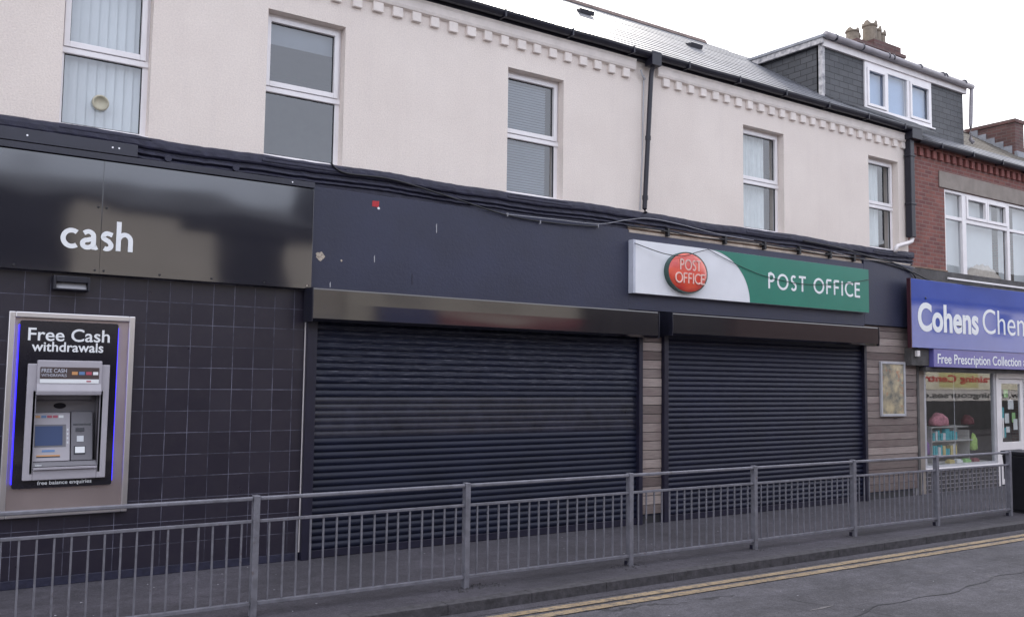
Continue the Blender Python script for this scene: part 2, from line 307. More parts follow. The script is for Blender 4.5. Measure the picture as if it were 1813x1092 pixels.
# ------------------------------------------------------------------ mesh helper
class MB:
    def __init__(s): s.v = []; s.f = []
    def add(s, vs, fs):
        n = len(s.v); s.v += [tuple(p) for p in vs]; s.f += [tuple(i+n for i in f) for f in fs]; return s
    def box(s, x0, x1, y0, y1, z0, z1):
        return s.add([(x0,y0,z0),(x1,y0,z0),(x1,y1,z0),(x0,y1,z0),(x0,y0,z1),(x1,y0,z1),(x1,y1,z1),(x0,y1,z1)],
                     [(0,3,2,1),(4,5,6,7),(0,1,5,4),(1,2,6,5),(2,3,7,6),(3,0,4,7)])
    def obox(s, p0, p1, w, z0, z1):
        # box running from p0 to p1 (xy) with half-width w
        d = Vector((p1[0]-p0[0], p1[1]-p0[1])).normalized(); n = Vector((-d.y, d.x))*w
        q = [(p0[0]+n.x,p0[1]+n.y),(p0[0]-n.x,p0[1]-n.y),(p1[0]-n.x,p1[1]-n.y),(p1[0]+n.x,p1[1]+n.y)]
        return s.add([(a,b,z0) for a,b in q]+[(a,b,z1) for a,b in q], [(0,3,2,1),(4,5,6,7),(0,1,5,4),(1,2,6,5),(2,3,7,6),(3,0,4,7)])
    def profx(s, pts, x0, x1):
        n = len(pts)
        s.add([(x0,y,z) for y,z in pts]+[(x1,y,z) for y,z in pts], [(i,(i+1)%n,(i+1)%n+n,i+n) for i in range(n)]+[tuple(range(n))[::-1], tuple(range(n,2*n))])
        return s
    def prism(s, pts, y0, y1):
        # polygon in xz, extruded along y
        n = len(pts)
        s.add([(x,y0,z) for x,z in pts]+[(x,y1,z) for x,z in pts], [(i,(i+1)%n,(i+1)%n+n,i+n) for i in range(n)]+[tuple(range(n)), tuple(range(n,2*n))[::-1]])
        return s
    def prismx(s, pts, x0, x1): return s.profx(pts, x0, x1)
    def tube(s, pts, r, k=8, cap=True):
        pts = [Vector(p) for p in pts]; n = len(pts); b = len(s.v)
        for i, p in enumerate(pts):
            t = (pts[min(i+1,n-1)]-pts[max(i-1,0)]).normalized()
            a = t.cross(Vector((0,0,1)))
            if a.length < .1: a = t.cross(Vector((0,1,0)))
            a.normalize(); c = t.cross(a).normalized()
            rr = r[i] if isinstance(r, (list, tuple)) else r
            for j in range(k):
                q = p+a*rr*math.cos(2*math.pi*j/k)+c*rr*math.sin(2*math.pi*j/k); s.v.append(tuple(q))
        for i in range(n-1):
            for j in range(k):
                s.f.append((b+i*k+j, b+i*k+(j+1)%k, b+(i+1)*k+(j+1)%k, b+(i+1)*k+j))
        if cap: s.f.append(tuple(b+j for j in range(k))[::-1]); s.f.append(tuple(b+(n-1)*k+j for j in range(k)))
        return s
    def quad(s, a, b, c, d): return s.add([a,b,c,d], [(0,1,2,3)])
    def build_each(s, name, mat, parent, nv=8, bevel=0):
        # one object per piece; every piece has nv vertices
        nf = len(s.f)*nv//len(s.v)
        for i in range(len(s.v)//nv):
            q = MB(); q.v = s.v[i*nv:(i+1)*nv]; q.f = [tuple(a-i*nv for a in f) for f in s.f[i*nf:(i+1)*nf]]; q.build(name, mat, parent, bevel=bevel)
    def build(s, name, mat, parent=None, bevel=0, smooth=False):
        off = parent_world(parent) if parent else Vector((0,0,0))
        me = bpy.data.meshes.new(name); me.from_pydata([(x-off.x,y-off.y,z-off.z) for x,y,z in s.v], [], s.f)
        bm = bmesh.new(); bm.from_mesh(me); bmesh.ops.recalc_face_normals(bm, faces=bm.faces); bm.to_mesh(me); bm.free()
        if smooth:
            for p in me.polygons: p.use_smooth = True
        me.materials.append(MATS[mat] if isinstance(mat, str) else mat)
        o = bpy.data.objects.new(name, me); COL.objects.link(o)
        if parent: o.parent = parent
        if bevel:
            b = o.modifiers.new('bevel', 'BEVEL'); b.width = bevel; b.segments = 2; b.limit_method = 'ANGLE'
        return o
def parent_world(p):
    v = Vector((0,0,0))
    while p: v = v+p.location; p = p.parent
    return v
def tag(o, label=None, cat=None, group=None, kind=None):
    if label: o['label'] = label
    if cat: o['category'] = cat
    if group: o['group'] = group
    if kind: o['kind'] = kind
    return o
def thing(name, loc, label, cat, group=None):
    o = bpy.data.objects.new(name, None); COL.objects.link(o); o.location = loc; o.empty_display_size = .2
    return tag(o, label, cat, group)
def struct(o): o['kind'] = 'structure'; return o

def ring(outer, inner, y0, y1, mb):
    """plate with a rectangular hole: outer box minus inner box"""
    X0, X1, Z0, Z1 = outer; a, b, c, d = inner
    mb.box(X0, a, y0, y1, Z0, Z1); mb.box(b, X1, y0, y1, Z0, Z1); mb.box(a, b, y0, y1, d, Z1); mb.box(a, b, y0, y1, Z0, c)
# ------------------------------------------------------------------ lettering
def text_mesh(txt, x, z, y, cap, width, name, mat, parent, bold=0, depth=.004, flip=False):
    """letters standing in the xz plane facing -Y; cap = height of the capitals, width = whole width"""
    cu = bpy.data.curves.new('t', 'FONT'); cu.body = txt; cu.size = 1; cu.offset = bold; cu.resolution_u = 6
    to = bpy.data.objects.new('t', cu); COL.objects.link(to)
    dg = bpy.context.evaluated_depsgraph_get(); dg.update()
    me = bpy.data.meshes.new_from_object(to.evaluated_get(dg))
    cu2 = bpy.data.curves.new('t2', 'FONT'); cu2.body = 'H'; t2 = bpy.data.objects.new('t2', cu2); COL.objects.link(t2); dg.update()
    m2 = bpy.data.meshes.new_from_object(t2.evaluated_get(dg)); H = max(v.co.y for v in m2.vertices)
    x0 = min(v.co.x for v in me.vertices); x1 = max(v.co.x for v in me.vertices)
    sx = width/(x1-x0); sz = cap/H
    mb = MB(); vs = []
    for v in me.vertices:
        px = (v.co.x-x0)*sx
        vs.append((x-px if flip else x+px, y, z+v.co.y*sz))
    fs = [tuple(p.vertices) for p in me.polygons]
    bpy.data.objects.remove(to); bpy.data.objects.remove(t2)
    sgn = 1 if flip else -1
    n = len(vs); back = [(a, b-sgn*depth, c) for a, b, c in vs]
    mb.add([(a, b, c) for a, b, c in vs]+back, fs)
    # side walls along boundary edges
    cnt = {}
    for f in fs:
        for i in range(len(f)):
            e = (f[i], f[(i+1) % len(f)]); cnt[tuple(sorted(e))] = cnt.get(tuple(sorted(e)), 0)+1
    for (a, b), c in cnt.items():
        if c == 1: mb.f.append((a, b, b+n, a+n))
    return mb.build(name, mat, parent)
def arc(cx, cz, rx, rz, a0, a1, n=20):
    return [(cx+rx*math.cos(R(a0+(a1-a0)*i/n)), cz+rz*math.sin(R(a0+(a1-a0)*i/n))) for i in range(n+1)]
# humanist sans glyphs as strokes, capitals 1 high; lower case x-height .62; each: advance, strokes
GL = {
 'P': (.58, [[(.07,0),(.07,1)], [(.07,.955),(.26,.955)]+arc(.26,.72,.235,.235,90,-90,14)+[(.07,.485)]]),
 'O': (.98, [arc(.49,.5,.43,.455,0,360,36)]),
 'S': (.56, [arc(.28,.735,.185,.215,40,180,12)+[(.13,.60),(.26,.53),(.38,.45)]+arc(.27,.265,.195,.215,25,-150,14)]),
 'T': (.62, [[(.31,0),(.31,.955)], [(.0,.955),(.62,.955)]]),
 'F': (.54, [[(.07,0),(.07,.955)], [(.07,.955),(.50,.955)], [(.07,.52),(.46,.52)]]),
 'I': (.16, [[(.08,0),(.08,1)]]),
 'C': (.78, [arc(.50,.5,.44,.455,48,312,30)]),
 'E': (.56, [[(.07,0),(.07,1)], [(.07,.955),(.52,.955)], [(.07,.52),(.48,.52)], [(.07,.045),(.52,.045)]]),
 'c': (.56, [arc(.33,.31,.27,.27,52,308,24)]),
 'a': (.58, [[(.10,.52)]+arc(.25,.42,.17,.165,120,0,12)+[(.42,.12),(.44,.055),(.50,.05),(.55,.075)], [(.42,.36),(.24,.30)]+arc(.20,.165,.135,.125,90,270,12)+[(.28,.045),(.36,.09),(.42,.15)]]),
 's': (.47, [[(.40,.53)]+arc(.235,.445,.135,.13,70,200,10)+[(.17,.36),(.27,.31),(.33,.25)]+arc(.22,.165,.145,.125,30,-125,12)]),
 'h': (.60, [[(.08,0),(.08,1.02)], [(.08,.42)]+arc(.29,.36,.20,.22,150,0,14)+[(.49,0)]]),
 ' ': (.34, [])}
def ribbon(mb, pts, w, X, Zf, y, d):
    pts = [Vector((X(p[0]), Zf(p[1]))) for p in pts]; closed = (pts[0]-pts[-1]).length < 1e-5
    if closed: pts = pts[:-1]
    n = len(pts); L = []; Rr = []
    for i in range(n):
        if closed: a, b = pts[i-1], pts[(i+1) % n]
        else: a, b = pts[max(i-1,0)], pts[min(i+1,n-1)]
        t = (b-a).normalized(); nn = Vector((-t.y, t.x)); k = 1.0
        if 0 < i < n-1:
            c = abs((pts[i+1]-pts[i]).normalized().dot(t)); k = 1/max(c, .6)
        L.append(pts[i]+nn*w*k/2); Rr.append(pts[i]-nn*w*k/2)
    m = n if closed else n-1; b0 = len(mb.v)
    for yy in (y, y+d):
        mb.v += [(p.x, yy, p.y) for p in L]+[(p.x, yy, p.y) for p in Rr]
    F, B = b0, b0+2*n
    for i in range(m):
        j = (i+1) % n
        mb.f += [(F+i,F+j,F+n+j,F+n+i), (B+i,B+j,B+n+j,B+n+i), (F+i,F+j,B+j,B+i), (F+n+i,F+n+j,B+n+j,B+n+i)]
    if not closed:
        mb.f += [(F,F+n,B+n,B), (F+n-1,F+2*n-1,B+2*n-1,B+n-1)]
def strokes(txt, x, z, y, cap, width, name, mat, parent, w=.13, gap=.12, depth=.006):
    tot = sum(GL[c][0]+gap for c in txt)-gap; sx = width/tot; mb = MB(); cur = 0
    for k, c in enumerate(txt):
        adv, st = GL[c]
        for j, s in enumerate(st):
            ribbon(mb, s, w*cap, lambda u, cur=cur: x+(cur+u)*sx, lambda v: z+v*cap, y-j*.0007, depth)
        cur += adv+gap
    return mb.build(name, mat, parent)

# ------------------------------------------------------------------ ground
def Yk(x): return -2.55-.017*x          # kerb edge
RZ = -.09
def strip(x0, x1, yo0, yo1, z, n=60, jit=0):
    mb = MB()
    xs = [x0+(x1-x0)*i/n for i in range(n+1)]
    a = [(x, Yk(x)+yo0+random.uniform(-jit, jit), z) for x in xs]; b = [(x, Yk(x)+yo1+random.uniform(-jit, jit), z) for x in xs]
    mb.add(a+b, [(i, i+1, n+2+i, n+1+i) for i in range(n)]); return mb
g = MB().quad((-400,-400,-.30),(400,-400,-.30),(400,400,-.30),(-400,400,-.30)).build('ground', 'pavement_tarmac'); struct(g)
r = MB().quad((-150,-10.7,RZ),(150,-10.7,RZ),(150,-1.0,RZ),(-150,-1.0,RZ)).build('road', 'road_tarmac'); struct(r)
pv = MB().add([(-60,Yk(-60)+.14,0),(60,Yk(60)+.14,0),(60,.3,0),(-60,.3,0),(-60,Yk(-60)+.14,-.25),(60,Yk(60)+.14,-.25),(60,.3,-.25),(-60,.3,-.25)],
    [(0,1,2,3),(0,4,5,1),(1,5,6,2),(2,6,7,3),(3,7,4,0)]).build('pavement', 'pavement_tarmac'); struct(pv)
op = MB().box(-60,60,-13.2,-10.7,-.25,0).build('opposite_pavement', 'pavement_tarmac'); struct(op)
kb = MB(); x = -30.0
while x < 42:
    L = .9; a, b = x+.002, x+L-.002
    kb.add([(a,Yk(a),-.25),(b,Yk(b),-.25),(b,Yk(b)+.135,-.25),(a,Yk(a)+.135,-.25),(a,Yk(a),.004),(b,Yk(b),.004),(b,Yk(b)+.135,.006),(a,Yk(a)+.135,.006)],
        [(0,3,2,1),(4,5,6,7),(0,1,5,4),(1,2,6,5),(2,3,7,6),(3,0,4,7)]); x += L
k = kb.build('kerb', 'kerb_stone', bevel=.004); struct(k)
gu = strip(-40, 45, -.002, -.16, RZ+.004, 40, .008).build('gutter_channel', 'pavement_tarmac'); struct(gu)
for a, b in ((-.23, -.335), (-.40, -.51)):
    yl = strip(-40, 45, a, b, RZ+.008, 850, .004).build('yellow_line', 'yellow_paint'); struct(yl)
cr = MB(); pts = []; n = 70
for i in range(n+1):
    t = i/n; pts.append((5.2+11*t, -4.62+.55*t+.05*math.sin(t*31)+.03*math.sin(t*87)+random.uniform(-.012, .012)))
for i in range(n):
    (xa, ya), (xb, yb) = pts[i], pts[i+1]; w0 = random.uniform(.003, .012)
    cr.quad((xa, ya-w0, RZ+.004), (xb, yb-w0, RZ+.004), (xb, yb+w0, RZ+.004), (xa, ya+w0, RZ+.004))
struct(cr.build('road_crack', 'gasket'))
sm = MB()
for cx, cy, L_, w0 in ((6.35,-4.6,.30,.035),(6.75,-4.55,.16,.03),(7.3,-4.2,.2,.02)):
    k_ = 14; sm.v += [(cx+L_*math.cos(2*math.pi*i/k_)*random.uniform(.6,1.1), cy+w0*math.sin(2*math.pi*i/k_)*random.uniform(.5,1.3), RZ+.004) for i in range(k_)]; sm.f.append(tuple(range(len(sm.v)-k_, len(sm.v))))
struct(sm.build('road_stain', 'worn_mark'))
# ------------------------------------------------------------------ main building
PX0, PX1 = -3.0, 15.48
bld = thing('shop_building', (6.2, 2.5, 0), 'long two-storey terrace with pale pink rendered upper floor above black shop fronts', 'building')
WIN = [(1.235, 2.065), (3.28, 4.21), (6.51, 7.43), (11.02, 12.0), (14.3, 15.2)]
WZ0, WZ1 = 4.43, 6.09
mb = MB()
xs = [PX0]+[v for w in WIN for v in w]+[PX1]
for i in range(0, len(xs), 2): mb.box(xs[i], xs[i+1], 0, .3, 4.40, 6.72)
for a, b in WIN: mb.box(a-.0005, b+.0005, .0004, .3, WZ1, 6.72); mb.box(a-.0005, b+.0005, .0004, .3, 4.34, WZ0-.03)
mb.box(PX0, PX1, 5.05, 5.3, 0, 6.8); mb.box(PX0, PX0+.2, .3, 5.05, 0, 6.72); 
mb.add([(PX0,-.0,6.72),(PX0,5.3,6.72),(PX0,2.6,8.62),(PX0+.2,0,6.72),(PX0+.2,5.3,6.72),(PX0+.2,2.6,8.62)], [(0,1,2),(3,5,4),(0,2,5,3),(1,4,5,2)])
mb.build('wall', 'painted_render', bld)
MB().box(PX0,PX1,.31,5.04,3.9,4.1).build('upper_floor', 'floor_lino', bld)
MB().box(PX0+.21,PX1-.11,.31,5.04,6.45,6.6).box(PX1-.1,PX1,.31,5.04,4.11,6.7).build('ceiling', 'room_dark', bld)
MB().box(PX0+.21,PX1-.11,3.2,3.3,4.11,6.44).build('inner_wall', 'inner_wall', bld)
# lower wall carrying the shop fronts
mb = MB(); mb.box(PX0, 1.10, -.02, .28, 0, 4.395); mb.box(1.75, 15.55, -.02, .28, 0, 4.395); mb.box(1.10, 1.75, -.02, .28, 0, 1.05); mb.box(1.10, 1.75, -.02, .28, 1.85, 4.395)
mb.build('shop_wall', 'navy_paint', bld)
# cornice strip with dentils
mb = MB()
for a, b in ((PX0, 8.70), (9.13, PX1-.06)): mb.profx([(0,6.47),(-.05,6.485),(-.065,6.52),(-.065,6.60),(-.08,6.64),(0,6.64)], a, b)
mb.build('cornice', 'render_trim', bld, bevel=.006)
x = -2.8; dm = MB()
while x < 15.4:
    if not 8.62 < x < 9.14: dm.box(x, x+.125+random.uniform(-.01,.01), -.045-random.uniform(0,.006), .001, 6.355+random.uniform(-.006,.006), 6.478)
    x += .262
dm.build_each('dentil', 'render_trim', bld, bevel=.008)
# black moulding below the render
prof = [(0,4.428),(-.07,4.412),(-.098,4.395),(-.102,4.36),(-.10,4.315),(-.092,4.30),(-.062,4.288),(-.062,4.272),(-.084,4.262),(-.084,4.238),(-.050,4.222),(-.066,4.210),(-.066,4.190),(-.036,4.176),(-.036,4.13),(0,4.12)]
mb = MB(); n = 240; P = len(prof)
for i in range(n+1):
    xx = PX0+(15.5-PX0)*i/n
    dz = .010*math.sin(xx*1.7)+.006*math.sin(xx*4.1+1)+random.uniform(-.004,.004)
    for (yy, zz) in prof: mb.v.append((xx, yy-(.0 if yy == 0 else random.uniform(0,.004)), zz+dz))
for i in range(n):
    for j in range(P-1): mb.f.append((i*P+j, (i+1)*P+j, (i+1)*P+j+1, i*P+j+1))
mb.f.append(tuple(range(P))); mb.f.append(tuple(n*P+j for j in range(P)))
mb.build('moulding', 'moulding_paint', bld)
mb = MB()
for a, b in WIN[1:]: mb.box(a-.05, b+.08, -.112, -.001, 4.33, 4.365)
for a, b in WIN: mb.box(a-.01, b+.02, -.108, .0, 4.366, 4.396)
mb.build_each('sill_ledge', 'moulding_paint', bld, bevel=.008)
# fascia boards
MB().box(3.82, 8.53, -.10, -.021, 2.985, 4.13).build('fascia_board', 'navy_paint', bld, bevel=.004)
MB().box(13.97, 15.45, -.10, -.021, 3.03, 4.16).build('fascia_board', 'navy_paint', bld, bevel=.004)
MB().box(8.53, 13.97, -.098, -.021, 3.0, 4.09).build('fascia_board', 'navy_paint', bld, bevel=.004)
mb = MB(); mb2 = MB()
mb.box(8.56, 13.95, -.075, -.022, 4.095, 4.135); mb2.box(8.56, 13.95, -.055, -.0225, 4.136, 4.16)
mb.box(8.56, 13.95, -.082, -.022, 4.162, 4.188); mb2.box(8.56, 13.95, -.06, -.0225, 4.189, 4.225)
mb.build('exposed_batten', 'cream_timber', bld, bevel=.003); mb2.build('exposed_batten', 'bare_timber', bld, bevel=.003)
mb = MB().box(14.05,15.4,-.085,-.022,4.175,4.20); mb.build('exposed_batten', 'cream_timber', bld)
# sticker and damage on the fascia
MB().prism([(4.555,3.99),(4.64,3.985),(4.645,4.06),(4.56,4.055)], -.1035, -.1005).build('red_sticker', 'red_patch', bld)
def blob(cx, cz, r, y, mat, name, n=14):
    pts = [(cx+r*random.uniform(.7,1.2)*math.cos(2*math.pi*i/n), cz+r*random.uniform(.7,1.2)*math.sin(2*math.pi*i/n)) for i in range(n)]
    MB().prism(pts, y-.003, y+.0005).build(name, mat, bld)
blob(3.93, 3.35, .052, -.1005, 'bare_patch', 'paint_scar'); blob(4.64, 3.975, .016, -.101, 'letter_white', 'paint_scar')
blob(4.19, 3.32, .012, -.1005, 'bare_patch', 'paint_scar'); blob(3.76, 3.0, .01, -.17, 'bare_patch', 'paint_scar')
for cx, z0, z1 in ((4.60, 3.33, 3.42), (5.42, 3.76, 3.88), (4.06, 3.0, 3.07), (5.1, 3.1, 3.25)):
    MB().prism([(cx,z0),(cx+.008,z0+.01),(cx+.006,z1),(cx-.004,z1-.02)], -.1025, -.1002).build('scratch', 'guide_metal' if cx == 5.1 else 'frame_grey', bld)
MB().box(4.8, 6.35, -.112, -.1005, 2.972, 2.984).build('chipped_edge', 'bare_patch', bld)
# glossy cash fascia
cp = MB().box(-1.0, 1.635, -.165, -.021, 2.965, 4.085).box(1.6365, 3.815, -.1645, -.021, 2.965, 4.085).build('gloss_fascia', 'gloss_panel', bld, bevel=.003)
MB().box(-1.0, 3.815, -.185, -.021, 4.092, 4.155).build('fascia_flashing', 'flashing_paint', bld, bevel=.004)
MB().box(-1.0, 1.935, -.188, -.021, 4.162, 4.285).build('fascia_flashing', 'flashing_paint', bld, bevel=.004)
mb = MB()
for sx_, sz_ in ((1.60,3.62),(1.675,3.62),(1.595,3.0),(1.675,3.0),(2.2,3.0),(2.72,3.0),(3.28,3.0),(3.77,3.0),(.9,3.0)):
    mb.tube([(sx_,-.166,sz_),(sx_,-.171,sz_)], .011, 10)
mb.build_each('screw_head', 'cable_black', bld, nv=20)
mb = MB()
for sx_, sz_ in ((.95,4.225),(1.70,4.225),(1.76,4.225),(3.55,4.125)): mb.tube([(sx_,-.187,sz_),(sx_,-.192,sz_)], .009, 10)
mb.build_each('screw_head', 'brushed_steel', bld, nv=20)
mb = MB()
for cx in (2.25, 2.95): mb.tube([(cx,-.05,4.215),(cx,-.11,4.215)], .035, 14)
mb.build_each('moulding_boss', 'moulding_paint', bld, nv=28)
# tiles, plinth, trim
mb = MB(); mb.box(-1.0, 1.10, -.055, -.021, .085, 2.963); mb.box(1.75, 3.795, -.055, -.021, .085, 2.963); mb.box(1.10, 1.75, -.055, -.021, .085, 1.05); mb.box(1.10, 1.75, -.055, -.021, 1.85, 2.963)
mb.build('tile_cladding', 'black_tiles', bld)
MB().box(-1.0, 3.80, -.060, -.021, 0, .083).build('plinth', 'moulding_paint', bld, bevel=.005)
MB().box(3.797, 3.806, -.066, -.021, .085, 2.60).build('tile_trim', 'white_pvc', bld)
MB().box(3.808, 3.872, -.12, -.021, 0, 2.75).build('door_jamb', 'guide_metal', bld)
# boarded piers
def boards(x0, x1, z1):
    z = .10; mb = MB()
    while z < z1-.02:
        zt = min(z+.1275, z1); k = math.floor((z+.01)/.1275)
        za = max(.07, math.floor(z/.1275+.5)*.1275+.004); mb.box(x0+random.uniform(0,.004), x1, -.05-random.uniform(0,.008), -.021, za, min(za+.1195, z1)); z += .1275
    return mb.build('timber_boards', 'weathered_boards', bld, bevel=.003)
boards(8.80, 9.205, 2.63); boards(14.0, 15.62, 3.02)
mb = MB().box(8.80,9.2,-.03,-.0205,0,.1).box(14.0,15.6,-.03,-.0205,0,.1); mb.build_each('board_gap', 'gasket', bld)
MB().box(15.56, 15.62, -.075, -.0515, .0, 3.0).build('corner_post', 'old_concrete', bld, bevel=.004)

# windows of the upper floor
def window(i, a, b):
    fy0, fy1 = .125, .195
    w = thing_part('window', bld)
    o = MB()
    o.box(a-.02, a+.035, fy0+.01, fy1, WZ0, WZ1+.01); o.box(b-.056, b+.01, fy0+.01, fy1, WZ0, WZ1+.01)
    o.box(a-.02, b+.01, fy0+.012, fy1, WZ1-.05, WZ1+.01); o.box(a-.02, b+.01, fy0+.012, fy1, WZ0, WZ0+.05)
    o.box(a, b, fy0-.01, fy1-.01, 5.185, 5.245)
    o.build('frame', 'upvc', w, bevel=.006)
    # top-hung opening light, standing proud
    s = MB(); x0, x1, z0, z1 = a+.02, b-.03, 5.25, WZ1-.04
    s.box(x0, x0+.055, fy0-.02, fy0+.03, z0, z1); s.box(x1-.055, x1, fy0-.02, fy0+.03, z0, z1)
    s.box(x0+.055, x1-.055, fy0-.02, fy0+.03, z1-.055, z1); s.box(x0+.055, x1-.055, fy0-.02, fy0+.03, z0, z0+.06)
    s.build('sash', 'upvc', w, bevel=.005)
    gk = MB()
    for (p0, p1, q0, q1) in ((x0+.055, x1-.055, z0+.06, z1-.055), (a+.035, b-.056, WZ0+.05, 5.185)):
        yy = fy0+.02
        gk.box(p0, p0+.008, yy, yy+.02, q0, q1); gk.box(p1-.010, p1, yy, yy+.02, q0, q1); gk.box(p0+.008, p1-.010, yy, yy+.02, q1-.008, q1); gk.box(p0+.008, p1-.010, yy, yy+.02, q0, q0+.006)
    gk.build('gasket', 'gasket', w)
    MB().quad((x0+.05,fy0+.025,z0+.05),(x1-.05,fy0+.025,z0+.05),(x1-.05,fy0+.025,z1-.05),(x0+.05,fy0+.025,z1-.05)).build('pane', 'window_glass', w)
    MB().quad((a+.03,fy0+.03,WZ0+.04),(b-.04,fy0+.03,WZ0+.04),(b-.04,fy0+.03,5.19),(a+.03,fy0+.03,5.19)).build('pane', 'window_glass', w)
    MB().box(a+.001, b-.001, -.02, fy0+.02, WZ0-.03, WZ0-.002).build('sill', 'upvc', w, bevel=.004)
    bl = MB(); by = fy1+.04
    if i == 0:
        x = a
        while x < b-.01: bl.add([(x,by+.01,WZ0),(x+.085,by-.012,WZ0),(x+.085,by-.012,WZ1),(x,by+.01,WZ1)], [(0,1,2,3)]); x += .088
        bl.build('vertical_blind', 'blind_white', w)
    elif i == 2:
        z = WZ0
        while z < WZ1: bl.quad((a,by,z),(b-.15,by,z),(b-.15,by-.02,z+.022),(a,by-.02,z+.022)); z += .036
        bl.build('venetian_blind', 'blind_grey', w)
    elif i == 1:
        z = 5.78
        while z < WZ1: bl.quad((a,by,z),(b,by,z),(b,by-.02,z+.022),(a,by-.02,z+.022)); z += .024
        bl.build('venetian_blind', 'blind_grey', w)
    else:
        n = 60; xe = b-.20 if i == 3 else b-.26
        top = [(a+(xe-a)*j/n, by+.03+.02*math.sin(j*1.05)+.008*math.sin(j*2.7), WZ1) for j in range(n+1)]
        bot = [(p[0]+.01*math.sin(j), p[1]+.01*math.sin(j*.7), WZ0) for j, p in enumerate(top)]
        bl.add(top+bot, [(j, j+1, n+2+j, n+1+j) for j in range(n)]); bl.build('curtain', 'curtain', w, smooth=True)
    return w
def thing_part(name, parent):
    o = bpy.data.objects.new(name, None); COL.objects.link(o); o.parent = parent; o.empty_display_size = .1; return o
for i, (a, b) in enumerate(WIN):
    w = window(i, a, b)
    if i == 0:
        w['label'] = 'window with white vertical blinds and a round vent in the lower pane'
        ve = MB(); c = (1.62, .145, 4.735)
        k = 28; rings_ = []
        for (rr, yy) in ((.075, c[1]), (.082, c[1]-.03), (.066, c[1]-.045), (.058, c[1]-.02), (.002, c[1]-.018)):
            rings_.append([(c[0]+rr*math.cos(2*math.pi*j/k), yy, c[2]+rr*math.sin(2*math.pi*j/k)) for j in range(k)])
        for r_ in rings_: ve.v += r_
        for q in range(len(rings_)-1):
            for j in range(k): ve.f.append((q*k+j, q*k+(j+1)%k, (q+1)*k+(j+1)%k, (q+1)*k+j))
        pm('vent_cream', (.45, .42, .32), .5)
        ve.build('round_vent', 'vent_cream', w, smooth=True)
# dark room boundaries are given by the building shell

# roofs ------------------------------------------------------------
PITCH = R(34); cp_, sp_ = math.cos(PITCH), math.sin(PITCH)
def roof_courses(xl, xr, z_e, slope_len, y_e=-.19, gauge=.2, t=.0095):
    """real overlapping courses; xl/xr functions of slope distance"""
    mb = MB(); s = 0
    while s < slope_len-.001:
        s1 = min(s+gauge, slope_len)
        n = 1
        y0, z0 = y_e+s*cp_, z_e+s*sp_; y1, z1 = y_e+s1*cp_, z_e+s1*sp_
        ny, nz = -sp_*t, cp_*t
        j = random.uniform(-.002, .002)
        a, b, c, d = xl(s), xr(s), xr(s1), xl(s1)
        mb.add([(a,y0+ny,z0+nz+j),(b,y0+ny,z0+nz+j),(c,y1+ny*.15,z1+nz*.15),(d,y1+ny*.15,z1+nz*.15),(a,y0,z0-.01),(b,y0,z0-.01)], [(0,1,2,3),(4,5,1,0)])
        s = s1
    return mb
SL = 3.38
def xr_main(s):   # right edge: reaches the ridge end, then falls towards the dormer
    y = -.19+s*cp_
    return 15.5 if y < 1.9 else 15.5+(12.82-15.5)*(y-1.9)/(2.62-1.9)
rm = roof_courses(lambda s: PX0-.1, xr_main, 6.74, SL)
rm.build('roof', 'roof_slates', bld)
yr, zr = -.19+SL*cp_, 6.74+SL*sp_
MB().quad((PX0-.1,yr,zr-.002),(12.82,yr,zr-.002),(12.82,5.45,6.80),(PX0-.1,5.45,6.80)).quad((12.82,yr,zr-.002),(15.5,1.9,8.15),(15.5,5.45,6.8),(12.82,5.45,6.8)).build('roof', 'opposite_slates', bld)
mb = MB(); x = PX0-.1
while x < 12.75:
    x2 = min(x+.45, 12.84); mb.profx([(yr-.12,zr-.06),(yr-.07,zr+.02),(yr,zr+.055),(yr+.07,zr+.02),(yr+.12,zr-.06)], x+.004, x2-.004); x += .45
mb.build('ridge_tiles', 'ridge_clay', bld)
for (vx, vs_) in ((9.05, 2.12), (11.45, 2.0)):
    y0, z0 = -.19+vs_*cp_, 6.74+vs_*sp_
    m_ = MB().add([(vx-.10,y0,z0+.015),(vx+.18,y0,z0+.015),(vx+.18,y0-.02,z0+.085),(vx-.10,y0-.02,z0+.085),(vx+.14,y0+.22*cp_,z0+.22*sp_+.01),(vx-.06,y0+.22*cp_,z0+.22*sp_+.01)],[(0,1,2,3),(3,2,4,5),(0,3,5),(1,4,2)])
    m_.build('roof_vent', 'black_metal', bld)
# gutter
def halfround(x0, x1, y, z, r, mb):
    n = max(2, int((x1-x0)/.5)); k = 8
    rows = []
    for i in range(n+1):
        x = x0+(x1-x0)*i/n; dz = random.uniform(-.004,.004)
        outer = [(x, y+r*math.cos(R(180+180*j/k)), z+dz+r*math.sin(R(180+180*j/k))) for j in range(k+1)]
        inner = [(x, y+(r-.008)*math.cos(R(360-180*j/k)), z+dz+(r-.008)*math.sin(R(360-180*j/k))) for j in range(k+1)]
        rows.append(outer+inner)
    K = len(rows[0]); b = len(mb.v)
    for r_ in rows: mb.v += r_
    for i in range(n):
        for j in range(K): mb.f.append((b+i*K+j, b+i*K+(j+1)%K, b+(i+1)*K+(j+1)%K, b+(i+1)*K+j))
    mb.f.append(tuple(b+j for j in range(K))); mb.f.append(tuple(b+n*K+j for j in range(K)))
g1 = MB(); halfround(PX0-.1, 15.62, -.155, 6.735, .075, g1)
for i in range(17):
    x = -2.5+i*1.1
    g1.box(x, x+.025, -.233, -.07, 6.65, 6.745)
g1.build('gutter', 'black_metal', bld)
MB().box(PX0, 15.5, -.082, .0, 6.641, 6.74).build('fascia', 'black_metal', bld)
